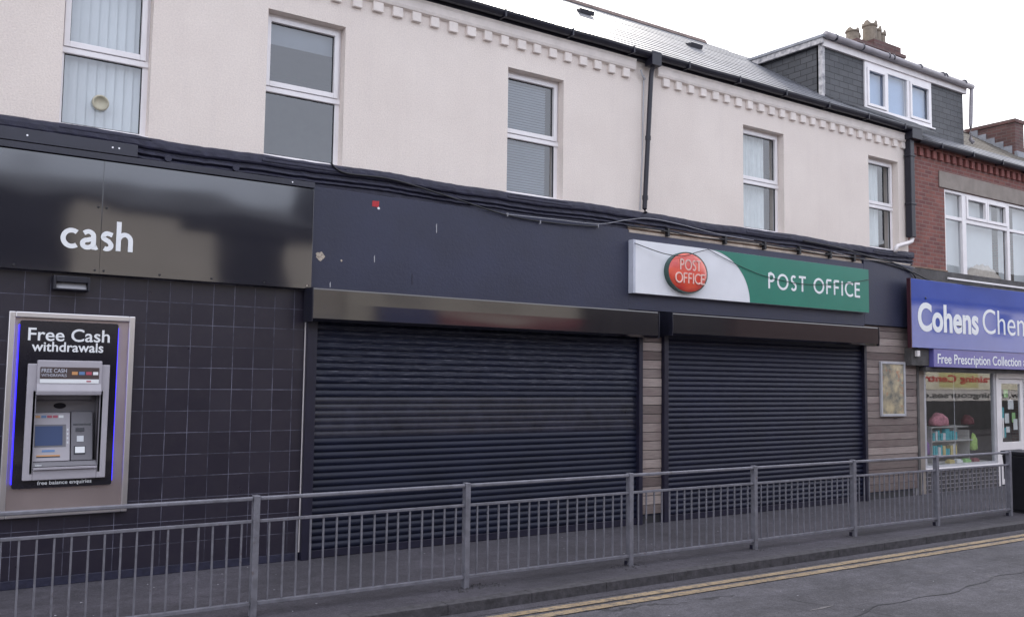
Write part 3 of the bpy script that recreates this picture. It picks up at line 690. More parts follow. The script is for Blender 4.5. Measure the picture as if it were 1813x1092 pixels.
# soffit between wall and roof
# hopper and downpipes
dp = MB(); dp.tube([(8.96,-.15,6.68),(8.96,-.15,6.60),(8.955,-.11,6.50),(8.95,-.10,6.40),(8.83,-.10,4.46),(8.83,-.115,4.40)], .035, 12)
dp.box(8.86, 9.04, -.228, -.07, 6.56, 6.75)
for zz in (5.5, 4.62): dp.tube([(8.95-(6.4-zz)*.062,-.10,zz-.03),(8.95-(6.4-zz)*.062,-.10,zz+.03)], .043, 12)
dp.build('downpipe', 'black_metal', bld, smooth=False)
MB().tube([(8.88,-.02,6.45),(8.87,-.03,6.3),(8.845,-.03,5.2),(8.80,-.035,4.45)], .010, 8).tube([(8.88,-.05,6.38),(8.82,-.06,6.42),(8.78,-.07,6.5)], .014, 6).build('pipe_sealant', 'frame_grey', bld)
dp = MB(); dp.box(15.375, 15.50, -.15, -.02, 4.70, 6.55); dp.box(15.33, 15.66, -.225, -.03, 6.52, 6.72)
for zz in (6.2, 5.3): dp.box(15.355, 15.525, -.16, -.02, zz, zz+.04)
dp.build('downpipe', 'black_metal', bld, bevel=.01)
MB().tube([(15.47,-.09,4.74),(15.47,-.09,4.68),(15.42,-.10,4.62),(15.28,-.11,4.575),(15.10,-.115,4.53),(14.95,-.12,4.49),(14.89,-.12,4.44),(14.885,-.12,4.37)], .038, 12).build('downpipe_elbow', 'white_pvc', bld, smooth=True)

# ------------------------------------------------------------------ shutters
def shutter(x0, x1, hx0, hx1, zt, matn, label, vision=None):
    t = thing('roller_shutter', ((x0+x1)/2, -.05, 0), label, 'shutter')
    gl = MB().box(x0-.075, x0+.004, -.115, -.022, 0, zt+.02); gl.build('guide_rail', 'guide_metal', t, bevel=.004)
    gr = MB().box(x1-.004, x1+.065, -.115, -.022, 0, zt+.02); gr.build('guide_rail', 'guide_metal', t, bevel=.004)
    mb = MB(); vb = MB(); z = .09; p = .0765
    while z < zt:
        isv = vision and vision[0] < z < vision[1]
        pts = []
        dpt = .006 if isv else .0135
        for k in range(7):
            u = k/6; pts.append((-.045-dpt*math.sin(math.pi*min(1,u*1.08))**.8, z+u*p*.90))
        pts.append((-.040, z+p*.94)); pts.append((-.040, z+p))
        q = vb if isv else mb; j = random.choice((0, 0, 0, .004, -.003))+random.uniform(-.002, .002)
        b = len(q.v)
        for (yy, zz) in pts: q.v += [(x0, yy+j, zz), (x1, yy-j, zz)]
        for k in range(len(pts)-1): q.f.append((b+2*k, b+2*k+1, b+2*k+3, b+2*k+2))
        z += p
    mb.build('curtain', matn, t)
    if vision: vb.build('vision_slats', 'shutter_vision', t)
    MB().box(x0, x1, -.075, -.035, .004, .088).build('bottom_rail', 'guide_metal', t, bevel=.004)
    # housing: slightly bowed sheet front, canted under-edge
    y0 = -.35
    pr = [(-.101, zt), (-.101, 2.975), (y0+.01, 2.965), (y0, 2.95), (y0-.0015, 2.8), (y0, zt+.03), (y0+.05, zt)]
    h = MB().profx([(a, b if abs(b-zt) > .001 else zt) for a, b in pr], hx0+.012, hx1-.012).build('housing', 'housing_gloss', t, bevel=.003)
    ec = MB().profx([(-.1012, zt-.004), (-.1012, 2.979), (y0-.004, 2.969), (y0-.012, 2.8), (y0-.002, zt-.004)], hx0, hx0+.0115); ec.build('end_cap', 'black_metal', t)
    ec = MB().profx([(-.1012, zt-.004), (-.1012, 2.979), (y0-.004, 2.969), (y0-.012, 2.8), (y0-.002, zt-.004)], hx1-.0115, hx1); ec.build('end_cap', 'black_metal', t)
    return t
shutter(3.92, 8.73, 3.755, 8.88, 2.60, 'shutter_slats', 'wide dark roller shutter with scuffed upper slats, beside the black tiled wall', (1.31, 1.70))
shutter(9.285, 13.93, 9.13, 14.01, 2.65, 'shutter_slats_clean', 'dark roller shutter directly beneath the green and white sign')

# ------------------------------------------------------------------ signs
pos_ = thing('fascia_sign', (11.25, -.2, 3.23), 'white and green fascia sign with white capitals and a raised red oval disc', 'sign')
SX0, SX1, SZ0, SZ1 = 8.54, 13.96, 3.225, 3.975
MB().box(SX0, SX1, -.195, -.10, SZ0, SZ1).build('board', 'sign_white', pos_, bevel=.003)
MB().box(SX0-.012, SX0+.03, -.2, -.1005, SZ0-.001, SZ1+.001).build('board_edge', 'sign_edge', pos_)
curve = []
for i in range(25):
    t_ = i/24; curve.append((10.03+ (10.93-10.03)*math.sin(t_*math.pi/2)**1.0, SZ1-(SZ1-SZ0)*(1-math.cos(t_*math.pi/2))))
gp = curve+[(SX1-.002, SZ0+.002), (SX1-.002, SZ1-.002)]
gp[0] = (gp[0][0], SZ1-.002); gp[24] = (gp[24][0], SZ0+.002)
MB().prism(gp, -.199, -.1955).build('green_panel', 'sign_green', pos_)
strokes('POST OFFICE', 11.35, 3.475, -.2045, .245, 2.36, 'lettering', 'letter_white', pos_, w=.15, gap=.20, depth=.005)
def ellipse(cx, cz, rx, rz, n=48): return [(cx+rx*math.cos(2*math.pi*i/n), cz+rz*math.sin(2*math.pi*i/n)) for i in range(n)]
dcx, dcz = 9.52, 3.575
MB().prism(ellipse(dcx, dcz, .405, .30), -.275, -.1955).build('disc_rim', 'disc_rim', pos_)
# domed face
mb = MB(); n = 48; rings = [(1, 0), (.94, .012), (.8, .022), (.55, .030), (.25, .034)]
for s_, d_ in rings: mb.v += [(x, -.2755-d_, z) for x, z in ellipse(dcx, dcz, .385*s_, .282*s_, n)]
for q in range(len(rings)-1):
    for j in range(n): mb.f.append((q*n+j, q*n+(j+1)%n, (q+1)*n+(j+1)%n, (q+1)*n+j))
mb.f.append(tuple(4*n+j for j in range(n)))
mb.build('disc_face', 'sign_red', pos_, smooth=True)
strokes('POST', 9.33, 3.605, -.3125, .155, .42, 'disc_lettering', 'letter_relief', pos_, w=.13, gap=.08, depth=.012)
strokes('OFFICE', 9.235, 3.415, -.3125, .150, .60, 'disc_lettering', 'letter_relief', pos_, w=.13, gap=.08, depth=.012)
cs = strokes('cash', 1.285, 3.205, -.172, .285, .655, 'cash_lettering', 'letter_white', None, w=.155, gap=.06, depth=.005)
tag(cs, 'white lower-case lettering reading cash on the glossy black panel', 'lettering')

# ------------------------------------------------------------------ cash machine
atm = thing('cash_machine', (1.45, -.06, .65), 'cash machine set in a steel surround on the black tiled wall', 'cash machine')
AX0, AX1, AZ0, AZ1 = .89, 2.0, .655, 2.57
mb = MB(); ring((AX0+.05, AX1-.05, AZ0+.05, AZ1-.05), (1.148, 1.696, 1.096, 1.80), -.075, -.056, mb); mb.build('steel_plate', 'steel_plate', atm)
fr = MB()
fr.box(AX0, AX0+.055, -.115, -.056, AZ0, AZ1); fr.box(AX1-.055, AX1, -.115, -.056, AZ0, AZ1)
fr.box(AX0+.055, AX1-.055, -.115, -.056, AZ1-.055, AZ1); fr.box(AX0+.055, AX1-.055, -.115, -.056, AZ0, AZ0+.055)
fr.build('steel_frame', 'brushed_steel', atm, bevel=.008)
BX0, BX1, BZ0, BZ1 = .985, 1.845, .925, 2.49
def rrect(x0, x1, z0, z1, r, n=6):
    p = []
    for cx, cz, a in ((x1-r, z1-r, 0), (x0+r, z1-r, 90), (x0+r, z0+r, 180), (x1-r, z0+r, 270)):
        p += [(cx+r*math.cos(R(a+90*i/n)), cz+r*math.sin(R(a+90*i/n))) for i in range(n+1)]
    return p
def rring(out, inn, y0, y1):
    # rounded plate with a rectangular hole: the four hole corners joined to the four quarters of the outline
    m_ = MB(); n_ = len(out); q_ = n_//4; corners = [(inn[1], inn[3]), (inn[0], inn[3]), (inn[0], inn[2]), (inn[1], inn[2])]
    inner = []
    for k_ in range(4): inner += [corners[k_]]*q_
    for yy_ in (y0, y1): m_.v += [(x, yy_, z) for x, z in out]+[(x, yy_, z) for x, z in corners]
    N_ = n_+4
    for base in (0, N_):
        for i_ in range(n_):
            j_ = (i_+1) % n_; a_, b_ = i_//q_, j_//q_
            m_.f.append((base+i_, base+j_, base+n_+a_) if a_ == b_ else (base+i_, base+j_, base+n_+b_, base+n_+a_))
    for i_ in range(n_): m_.f.append((i_, (i_+1) % n_, N_+(i_+1) % n_, N_+i_))
    for k_ in range(4): m_.f.append((n_+k_, n_+(k_+1) % 4, N_+n_+(k_+1) % 4, N_+n_+k_))
    return m_
rring(rrect(BX0, BX1, BZ0, BZ1, .02), (1.148, 1.696, 1.096, 1.80), -.115, -.0755).build('black_surround', 'atm_black', atm)
for a, b in ((BX0-.007, BX0-.001), (BX1+.001, BX1+.006)): MB().box(a, b, -.106, -.0755, BZ0+.04, BZ1-.04).build('led_strip', 'led_blue', atm)
# grey machine face (stands proud so the recess is real depth)
fy = -.165
mb = MB(); mb.box(1.065, 1.147, fy+.01, -.1155, 1.0, 2.085); mb.box(1.697, 1.778, fy+.01, -.1155, 1.0, 2.085); mb.box(1.147, 1.697, fy+.012, -.1155, 1.0, 1.095)
mb.build('side_pillars', 'atm_grey', atm, bevel=.008)
MB().profx([(-.1155,1.80),(fy-.035,1.79),(fy-.045,1.83),(fy-.02,1.90),(fy-.02,2.12),(-.1155,2.12)], 1.142, 1.702).build('hood', 'atm_grey', atm, bevel=.008)
MB().box(1.165, 1.675, fy-.026, fy-.0205, 1.945, 2.055).build('hood_strip', 'atm_strip', atm)
MB().box(1.165, 1.675, fy-.026, fy-.0205, 1.905, 1.943).build('hood_strip', 'letter_white', atm)
text_mesh('FREE CASH', 1.175, 2.005, fy-.0275, .035, .215, 'hood_lettering', 'sign_edge', atm, .012, .001)
text_mesh('WITHDRAWALS', 1.175, 1.965, fy-.0275, .026, .215, 'hood_lettering', 'sign_edge', atm, .006, .001)
for k, (mt, w_) in enumerate((('card_orange', .05), ('card_blue', .05), ('card_red', .05), ('letter_white', .045))):
    MB().box(1.435+k*.062, 1.435+k*.062+w_, fy-.0285, fy-.0265, 1.985, 2.015).build('card_mark', mt, atm)
MB().box(1.565, 1.605, fy-.0285, fy-.0265, 1.918, 1.93).build('card_mark', 'card_red', atm)
# recess: side walls, ceiling ledge, back
mb = MB(); mb.box(1.12, 1.147, -.155, .10, 1.06, 1.83); mb.box(1.697, 1.724, -.155, .10, 1.06, 1.83); mb.box(1.147, 1.697, -.1155, .10, 1.801, 1.83); mb.box(1.147, 1.697, -.1155, .10, 1.06, 1.094)
mb.build('recess_lining', 'atm_inner', atm)
MB().box(1.1475, 1.6965, .07, .10, 1.095, 1.80).build('recess_back', 'atm_inner', atm)
MB().profx([(.069,1.799),(.0,1.799),(.0,1.75),(.069,1.73)], 1.149, 1.65).build('recess_ledge', 'atm_inner', atm)
MB().prism(ellipse(1.38, 1.685, .055, .028, 24), .062, .0695).build('camera_window', 'atm_black', atm)
# fascia inside recess: left screen module leaning back, right card module
def module(name, x0, x1, z0, z1, yb, yt, mat, parent=atm, back=.069, bev=.004):
    return MB().profx([(back, z0), (yb, z0), (yt, z1), (back, z1)], x0, x1).build(name, mat, parent, bevel=bev)
def on(z, z0=1.17, z1=1.63, yb=-.110, yt=.0): return yb+(yt-yb)*(z-z0)/(z1-z0)
module('screen_module', 1.15, 1.465, 1.17, 1.62, -.110, -.0024, 'atm_grey')
module('card_module', 1.475, 1.665, 1.17, 1.63, -.114, -.004, 'atm_grey_dark')
def plate(name, x0, x1, z0, z1, mat, t=.003, off=0):
    a, b = on(z0)-off, on(z1)-off
    return MB().profx([(a-.0002, z0), (a-t, z0), (b-t, z1), (b-.0002, z1)], x0, x1).build(name, mat, atm)
plate('screen_bezel', 1.155, 1.43, 1.30, 1.51, 'atm_grey_dark'); plate('screen', 1.165, 1.40, 1.315, 1.495, 'atm_screen', .003, .0032)
for k in range(4): plate('side_key', 1.437, 1.452, 1.33+k*.04, 1.35+k*.04, 'keypad')
plate('screen_label', 1.225, 1.335, 1.255, 1.275, 'card_blue'); plate('cash_slot', 1.18, 1.38, 1.215, 1.228, 'card_orange'); plate('slot_shadow', 1.18, 1.38, 1.205, 1.2145, 'atm_black')
for k, mt in enumerate(('card_orange', 'card_blue', 'card_red', 'card_red', 'letter_white')): plate('card_mark', 1.165+k*.05, 1.165+k*.05+.042, 1.572, 1.596, mt)
plate('receipt_slot', 1.49, 1.65, 1.50, 1.515, 'atm_black', .003, .004); plate('receipt_mouth', 1.515, 1.59, 1.44, 1.475, 'atm_black', .006, .004)
plate('receipt_key', 1.525, 1.585, 1.345, 1.40, 'keypad', .006, .004)
plate('reader_frame', 1.50, 1.60, 1.225, 1.305, 'atm_black', .006, .004); plate('card_reader', 1.51, 1.595, 1.24, 1.298, 'letter_white', .004, .0105)
MB().profx([(.069,1.169),(-.13,1.165),(-.16,1.125),(.069,1.12)], 1.148, 1.695).build('key_shelf', 'atm_grey_dark', atm, bevel=.003)
MB().box(1.165, 1.22, -.162, -.150, 1.130, 1.145).build('card_mark', 'keypad', atm)
MB().box(1.15, 1.695, -.180, -.10, 1.097, 1.119).build('lip', 'atm_grey', atm, bevel=.003)
text_mesh('Free Cash', 1.055, 2.305, -.117, .115, .715, 'lettering', 'letter_white', atm, .012, .0015)
text_mesh('withdrawals', 1.09, 2.205, -.117, .088, .625, 'lettering', 'letter_white', atm, .016, .0015)
text_mesh('free balance enquiries', 1.195, .955, -.117, .034, .47, 'lettering', 'letter_white', atm, .012, .0015)
# bulkhead lamp
lf = thing('bulkhead_lamp', (1.39, -.06, 2.79), 'small rectangular unlit bulkhead lamp above the cash machine', 'lamp')
mb = MB(); ring((1.235,1.555,2.79,2.925), (1.26,1.535,2.805,2.865), -.20, -.056, mb); mb.build('housing', 'black_metal', lf, bevel=.006)
MB().profx([(-.10,2.806),(-.175,2.806),(-.14,2.864),(-.10,2.864)], 1.262, 1.533).build('diffuser', 'frame_grey', lf, bevel=.008)

# ------------------------------------------------------------------ poster case
po = thing('poster_case', (14.79, -.08, 1.43), 'tall framed poster on the timber boards beside the shutter', 'poster')
mb = MB(); ring((14.42,15.16,1.43,2.40), (14.465,15.115,1.475,2.355), -.10, -.0585, mb); mb.build('frame', 'frame_grey', po, bevel=.005)
MB().box(14.465, 15.115, -.082, -.070, 1.475, 2.355).build('print', 'poster_print', po)
blob_ = MB().prism([(14.83,1.385),(14.95,1.388),(14.93,1.40),(14.84,1.398)], -.062, -.0585).build('board_scar', 'gasket', bld)

# ------------------------------------------------------------------ chemist
chb = thing('chemist_building', (18, 2.5, 0), 'red brick shop building with slate-hung dormer next to the pink terrace', 'building')
CX0, CX1 = 15.56, 27.0
mb = MB()
mb.box(15.49, 16.72, .004, .3, 4.17, 6.34); mb.box(16.72, 21.0, .004, .3, 5.80, 6.34); mb.box(21.0, CX1, .004, .3, 4.17, 6.34)
mb.box(15.49, CX1, .005, .3, 6.34, 6.56)
mb.box(15.49, CX1, -.055, .004, 6.46, 6.56)
mb.build('wall', 'red_brick', chb)
mb = MB(); x = 15.62
while x < 24: mb.box(x, x+.11, -.05, .0035, 6.31, 6.459); x += .225
mb.build_each('corbel', 'red_corbel', chb, bevel=.006)
MB().box(16.53, 21.3, -.02, .0035, 5.80, 6.12).build('lintel', 'stone_lintel', chb, bevel=.01)
MB().box(15.49, CX1, -.03, .25, 3.85, 4.168).build('concrete_band', 'old_concrete', chb, bevel=.01)
MB().box(15.49, 16.72, -.035, .0035, 4.169, 4.19).build('band_edge', 'bare_timber', chb)
# back, ends and room shells
MB().box(15.5, CX1, 5.0, 5.25, 0, 6.6).box(CX1-.2, CX1, .3, 5.0, 0, 6.6).build('rear_wall', 'red_brick', chb)
MB().box(15.56, CX1-.2, .30, 4.99, 3.0, 3.2).box(15.56, CX1-.2, .31, 4.99, 6.2, 6.3).build('ceiling', 'inner_wall', chb)
MB().box(15.66, CX1-.25, .15, 4.9, .0, .03).build('shop_floor', 'floor_lino', chb)
MB().box(15.5, 15.64, -.04, 5.0, 0, 3.84).build('party_wall', 'inner_wall', chb)
MB().box(15.66, 24.8, 3.0, 3.1, .03, 3.0).build('partition', 'inner_wall', chb)
# upper window
uw = thing_part('window', chb)
a, b, z0, z1 = 16.72, 21.0, 4.06, 5.795; y0, y1 = .02, .09
mb = MB()
mb.box(a, b, y0, y1, z1-.055, z1); mb.box(a, b, y0, y1, z0, z0+.07)
mb.box(a, a+.06, y0, y1, z0+.07, z1-.055)
mb.box(17.36, 17.50, y0-.004, y1, z0+.07, z1-.055); mb.box(19.06, 19.16, y0, y1, z0+.07, z1-.055); mb.box(19.95, 20.05, y0, y1, z0+.07, z1-.055); mb.box(b-.06, b, y0, y1, z0+.07, z1-.055)
mb.box(a+.06, 17.36, y0+.002, y1, 5.22, 5.29); mb.box(17.50, 19.06, y0+.002, y1, 5.20, 5.28); mb.box(19.16, 19.95, y0+.002, y1, 5.20, 5.26); mb.box(20.05, b-.06, y0+.002, y1, 5.20, 5.26)
mb.build('frame', 'upvc', uw, bevel=.006)
mb = MB()
for (p, q) in ((17.51, 18.27), (18.28, 19.05)):
    mb = MB(); ring((p, q, 5.285, 5.735), (p+.06, q-.06, 5.345, 5.68), y0-.02, y0+.04, mb); mb.build('sash', 'upvc', uw, bevel=.005)
MB().quad((a,y0+.045,z0),(b,y0+.045,z0),(b,y0+.045,z1),(a,y0+.045,z1)).build('pane', 'window_glass', uw)
MB().box(a-.02, b+.02, -.05, y0+.03, 4.02, 4.058).build('sill', 'upvc', uw, bevel=.005)
bl = MB(); x = a+.05
while x < 20.9:
    if not (18.75 < x < 19.02 or 19.2 < x < 19.6): bl.quad((x,.22,4.12),(x+.085,.20,4.12),(x+.085,.20,5.75),(x,.22,5.75))
    x += .088
bl.build('vertical_blind', 'blind_white', uw)
bl = MB(); n = 20   # slumped dust sheet on the inner sill
for i in range(n+1):
    xx = 17.55+1.5*i/n; h = .32*math.sin(math.pi*i/n)**.7+.02*math.sin(i*2.1); bl.v += [(xx,.12,4.13),(xx,.14,4.13+h),(xx,.19,4.13+h*.5)]
for i in range(n):
    for j in (0, 1): bl.f.append((3*i+j, 3*i+3+j, 3*i+4+j, 3*i+1+j))
bl.build('dust_sheet', 'cream_timber', uw, smooth=True)
# roof of the chemist
ZB = 6.56
roof_courses(lambda s: 15.5, lambda s: CX1, ZB, .78).build('roof', 'roof_slates', chb)
ru = roof_courses(lambda s: 15.5, lambda s: CX1, ZB+.78*sp_, 2.05, y_e=-.19+.78*cp_, gauge=.2)
ru.build('upper_roof', 'mossy_slates', chb)
yr2, zr2 = -.19+2.83*cp_, ZB+2.83*sp_
MB().quad((15.5,yr2,zr2),(CX1,yr2,zr2),(CX1,5.3,6.6),(15.5,5.3,6.6)).build('rear_roof', 'opposite_slates', chb)
MB().profx([(yr2-.12,zr2-.05),(yr2,zr2+.05),(yr2+.12,zr2-.05)], 15.5, CX1).build('ridge_tiles', 'ridge_clay', chb)
g2 = MB(); halfround(15.64, CX1, -.15, ZB+.005, .075, g2)
for i in range(10): g2.box(16.3+i*1.1, 16.325+i*1.1, -.229, -.06, ZB-.08, ZB+.012)
g2.build('gutter', 'black_metal', chb)
# dormer
DX0, DX1, DY, DZ1 = 13.57, 18.17, .40, 8.10
do = thing('slate_dormer', (15.9, 1.0, 7.1), 'flat-roofed dormer clad in dark slates with a three-light white window', 'dormer')
WX0, WX1, WY0, WY1 = 14.80, 16.95, 7.13, 8.02
mb = MB()
mb.box(DX0, WX0, DY, DY+.12, 6.85, DZ1); mb.box(WX1, DX1, DY, DY+.12, 6.70, DZ1); mb.box(WX0, WX1, DY, DY+.12, 6.70, WY0); mb.box(WX0, WX1, DY, DY+.12, WY1, DZ1)
mb.add([(DX0,DY,6.85),(DX0,DY,DZ1),(DX0,2.2,DZ1),(DX0,2.2,7.6),(DX0+.1,DY+.12,6.85),(DX0+.1,DY+.12,DZ1),(DX0+.1,2.2,DZ1),(DX0+.1,2.2,7.6)], [(0,1,2,3),(4,7,6,5),(3,2,6,7)])
mb.add([(DX1,DY,6.7),(DX1,DY,DZ1),(DX1,2.2,DZ1),(DX1,2.2,7.5),(DX1-.1,DY+.12,6.7),(DX1-.1,DY+.12,DZ1),(DX1-.1,2.2,DZ1),(DX1-.1,2.2,7.5)], [(0,3,2,1),(4,5,6,7),(3,7,6,2)])
mb.box(DX0+.1, DX1-.1, 2.1, 2.2, 7.6, DZ1)
# slate apron below the window running down to the eaves
def rp(x, y, lift, ze=6.74): return (x, y, ze+(y+.19)*math.tan(PITCH)+lift)
ap = [(DX0+.02,.38),(13.62,.20),(14.1,.02),(14.8,-.08),(15.5,-.15),(16.35,-.12),(16.35,.38)]
def apz(x): return 6.74 if x < 15.5 else 6.70
n = len(ap)
mb.v += [rp(x, y, .045, apz(x)) for x, y in ap]+[rp(x, y, .0, apz(x)) for x, y in ap]; b0 = len(mb.v)-2*n
mb.f.append(tuple(b0+i for i in range(n))); mb.f += [(b0+i, b0+(i+1)%n, b0+n+(i+1)%n, b0+n+i) for i in range(n)]
mb.build('slate_cladding', 'slate_hanging', do)
MB().box(DX0-.05, DX0+.035, DY-.03, DY+.05, 7.0, DZ1-.001).build('corner_flashing', 'flaky_white', do, bevel=.005)
# roof slab, bargeboard, fascia
MB().add([(DX0-.12,DY-.12,DZ1+.12),(DX1+.12,DY-.12,DZ1+.12),(DX1+.12,2.5,DZ1+.17),(DX0-.12,2.5,DZ1+.17),(DX0-.12,DY-.12,DZ1+.07),(DX1+.12,DY-.12,DZ1+.07),(DX1+.12,2.5,DZ1+.12),(DX0-.12,2.5,DZ1+.12)],
    [(0,1,2,3),(4,7,6,5),(0,4,5,1),(1,5,6,2),(2,6,7,3),(3,7,4,0)]).build('flat_roof', 'weathered_lead', do)
MB().add([(DX0-.10,DY-.08,DZ1-.03),(DX0-.10,2.3,DZ1+.0),(DX0-.10,2.3,DZ1+.11),(DX0-.10,DY-.08,DZ1+.07),(DX0-.0505,DY-.08,DZ1-.03),(DX0-.0505,2.3,DZ1+.0),(DX0-.0505,2.3,DZ1+.11),(DX0-.0505,DY-.08,DZ1+.07)],
    [(0,1,2,3),(4,7,6,5),(0,4,5,1),(0,3,7,4),(1,5,6,2)]).build('bargeboard', 'flaky_white', do)
MB().box(DX0-.05, DX1+.06, DY-.06, DY-.002, DZ1-.07, DZ1+.069).build('fascia', 'white_pvc', do, bevel=.004)
gd = MB(); gd.tube([(DX0-.06, DY-.12, DZ1+.12), (DX1+.16, DY-.12, DZ1+.085)], .06, 14)
gd.build('gutter', 'grey_pvc', do, smooth=True)
mb = MB()
for gx in (13.75, 14.55, 15.35, 15.5, 16.4, 17.2, 17.3, 18.0): mb.tube([(gx, DY-.12, DZ1+.117), (gx+.04, DY-.12, DZ1+.117)], .068, 14)
mb.build('gutter_bracket', 'guide_metal', do)
MB().tube([(DX1+.13,DY-.12,DZ1+.08),(DX1+.13,DY-.11,7.9),(DX1+.12,DY-.09,7.4),(DX1+.11,DY-.08,7.08),(DX1+.11,DY-.14,7.0)], .04, 12).build('downpipe', 'grey_pvc', do, smooth=True)
dw = thing_part('window', do)
mb = MB(); yy0, yy1 = DY-.03, DY+.05
ring((WX0-.02, WX1+.02, WY0-.02, WY1+.02), (WX0+.04, WX1-.04, WY0+.05, WY1-.10), yy0, yy1, mb)
mb.box(15.44, 15.52, yy0+.002, yy1, WY0+.05, WY1-.10); mb.box(16.14, 16.22, yy0+.002, yy1, WY0+.05, WY1-.10)
mb.build('frame', 'upvc', dw, bevel=.006)
mb = MB(); ring((WX0+.045, 15.435, WY0+.055, WY1-.105), (WX0+.10, 15.385, WY0+.11, WY1-.155), yy0-.02, yy0+.03, mb); mb.build('sash', 'upvc', dw, bevel=.005); mb = MB(); ring((16.225, WX1-.045, WY0+.055, WY1-.105), (16.28, WX1-.10, WY0+.11, WY1-.155), yy0-.02, yy0+.03, mb)
mb.build('sash', 'upvc', dw, bevel=.005)
MB().quad((WX0,yy0+.035,WY0),(WX1,yy0+.035,WY0),(WX1,yy0+.035,WY1-.06),(WX0,yy0+.035,WY1-.06)).build('pane', 'window_glass', dw)
bl = MB(); x = WX0
while x < WX1: bl.quad((x,DY+.10,WY0),(x+.085,DY+.08,WY0),(x+.085,DY+.08,WY1),(x,DY+.10,WY1)); x += .088
bl.build('vertical_blind', 'blind_blue', dw)
MB().box(WX0-.05, WX1+.08, DY-.07, DY-.001, WY0-.05, WY0-.021).build('sill', 'upvc', dw, bevel=.004)
# chimneys
c1 = thing('chimney_stack', (18.4, 2.9, 7.5), 'brick chimney stack with buff clay pots rising behind the dormer', 'chimney')
MB().box(17.75, 19.55, 2.6, 3.3, 6.8, 9.72).box(17.70, 19.60, 2.55, 3.35, 9.721, 9.80).box(18.45,19.50,2.62,3.28,9.801,9.98).build('stack', 'chimney_brick', c1)
def pot(cx, cy, z, h, r):
    mb = MB(); n = 16; b = 0; prof_ = [(r*1.05, 0), (r, .05), (r*.92, h*.7), (r*1.08, h*.75), (r*1.08, h*.82)]
    for rr, zz in prof_: mb.v += [(cx+rr*math.cos(2*math.pi*j/n), cy+rr*math.sin(2*math.pi*j/n), z+zz) for j in range(n)]
    mb.v += [(cx+r*.98*math.cos(2*math.pi*j/n), cy+r*.98*math.sin(2*math.pi*j/n), z+h*(1.0 if j % 4 < 2 else .84)) for j in range(n)]
    for q in range(5):
        for j in range(n): mb.f.append((q*n+j, q*n+(j+1)%n, (q+1)*n+(j+1)%n, (q+1)*n+j))
    o = mb.build('chimney_pot', 'pot_clay', c1); s_ = o.modifiers.new('s', 'SOLIDIFY'); s_.thickness = .02; return o
for cx, cy, z_, h_, r_ in ((17.95,2.85,9.80,.36,.15),(18.22,3.0,9.80,.34,.15),(18.62,2.85,9.98,.50,.17),(18.95,2.95,9.98,.48,.16),(19.22,3.0,9.98,.46,.15)): pot(cx, cy, z_, h_, r_)
c2 = thing('chimney_stack', (21.6, 1.8, 7.5), 'long red brick chimney without pots at the right edge', 'chimney')
MB().box(21.35, 21.75, .95, 2.25, 6.7, 8.12).box(21.32, 21.78, .92, 2.28, 8.121, 8.20).build('stack', 'chimney_brick', c2)
mb = MB()
for i in range(5):
    y = 1.02+i*.2; z = ZB+(y+.19)*math.tan(PITCH); mb.box(21.325, 21.349, y, y+.195, z-.05, z+.20)
mb.box(21.30,21.80,.88,.949,7.2,7.42)
mb.build('lead_flashing', 'weathered_lead', c2)

# chemist sign
cs = thing('fascia_sign', (18, -.25, 2.3), 'large blue fascia sign with white chemist lettering at the right edge', 'sign')
CZ0, CZ1 = 2.66, 3.90
MB().box(15.06, 24.2, -.30, -.235, CZ0, CZ1).build('board', 'chemist_blue', cs, bevel=.004)
MB().box(15.035, 15.0595, -.302, -.23, CZ0-.01, CZ1+.004).build('side_panel', 'sign_side_red', cs)
MB().box(15.76, 24.2, -.285, -.06, 2.325, CZ0-.001).build('lower_board', 'chemist_strip', cs, bevel=.004)
text_mesh('Cohens', 15.25, 2.985, -.304, .475, 2.02, 'lettering', 'letter_white', cs, .030, .003)
text_mesh('Chemist', 17.42, 3.0, -.304, .475, 2.55, 'lettering', 'letter_white', cs, -.004, .003)
text_mesh('Free Prescription Collection and', 15.88, 2.395, -.289, .17, 3.42, 'lettering', 'letter_white', cs, .012, .003)
cb = MB().box(15.2, 15.75, -.20, -.035, 2.34, 2.655).build('soffit_box', 'old_concrete', chb, bevel=.01)
MB().box(15.64, 24.5, -.20, .12, 2.255, 2.322).build('soffit', 'old_concrete', chb)
MB().box(15.27, 15.36, -.27, -.21, 2.50, 2.61).build('alarm_sounder', 'white_pvc', chb, bevel=.01)

# chemist shop front
sf = thing_part('shop_front', chb)
mb = MB()
mb.box(15.70, 15.86, -.02, .10, 0, 2.254)
mb.build('pilaster', 'stone_lintel', sf, bevel=.005)
mb = MB(); ring((15.865, 18.40, .42, 2.254), (15.95, 18.32, .50, 2.235), .0, .07, mb)
mb.box(16.995, 17.01, .062, .075, .5, 2.235)
mb.build('window_frame', 'frame_grey', sf, bevel=.004)
MB().box(15.85, 18.42, -.06, .075, .40, .455).build('window_sill', 'upvc', sf, bevel=.006)
MB().quad((15.93,.035,.48),(18.34,.035,.48),(18.34,.035,2.24),(15.93,.035,2.24)).build('shop_window_pane', 'shop_glass', sf)
MB().box(15.87, 18.40, -.02, .12, 0, .399).build('stall_riser', 'dark_brick', sf)
dr = thing_part('shop_door', chb)
mb = MB(); mb.box(18.43, 18.53, .0, .09, 0, 2.254); mb.box(19.52, 19.62, .0, .09, 0, 2.254); mb.box(18.53, 19.52, .0, .09, 2.14, 2.254); mb.build('door_frame', 'upvc', dr, bevel=.005)
mb = MB(); ring((18.54, 19.51, .02, 2.13), (18.66, 19.39, .12, 2.04), .02, .07, mb); mb.box(18.66, 19.39, .02, .07, .70, .86); mb.build('door_leaf', 'upvc', dr, bevel=.005)
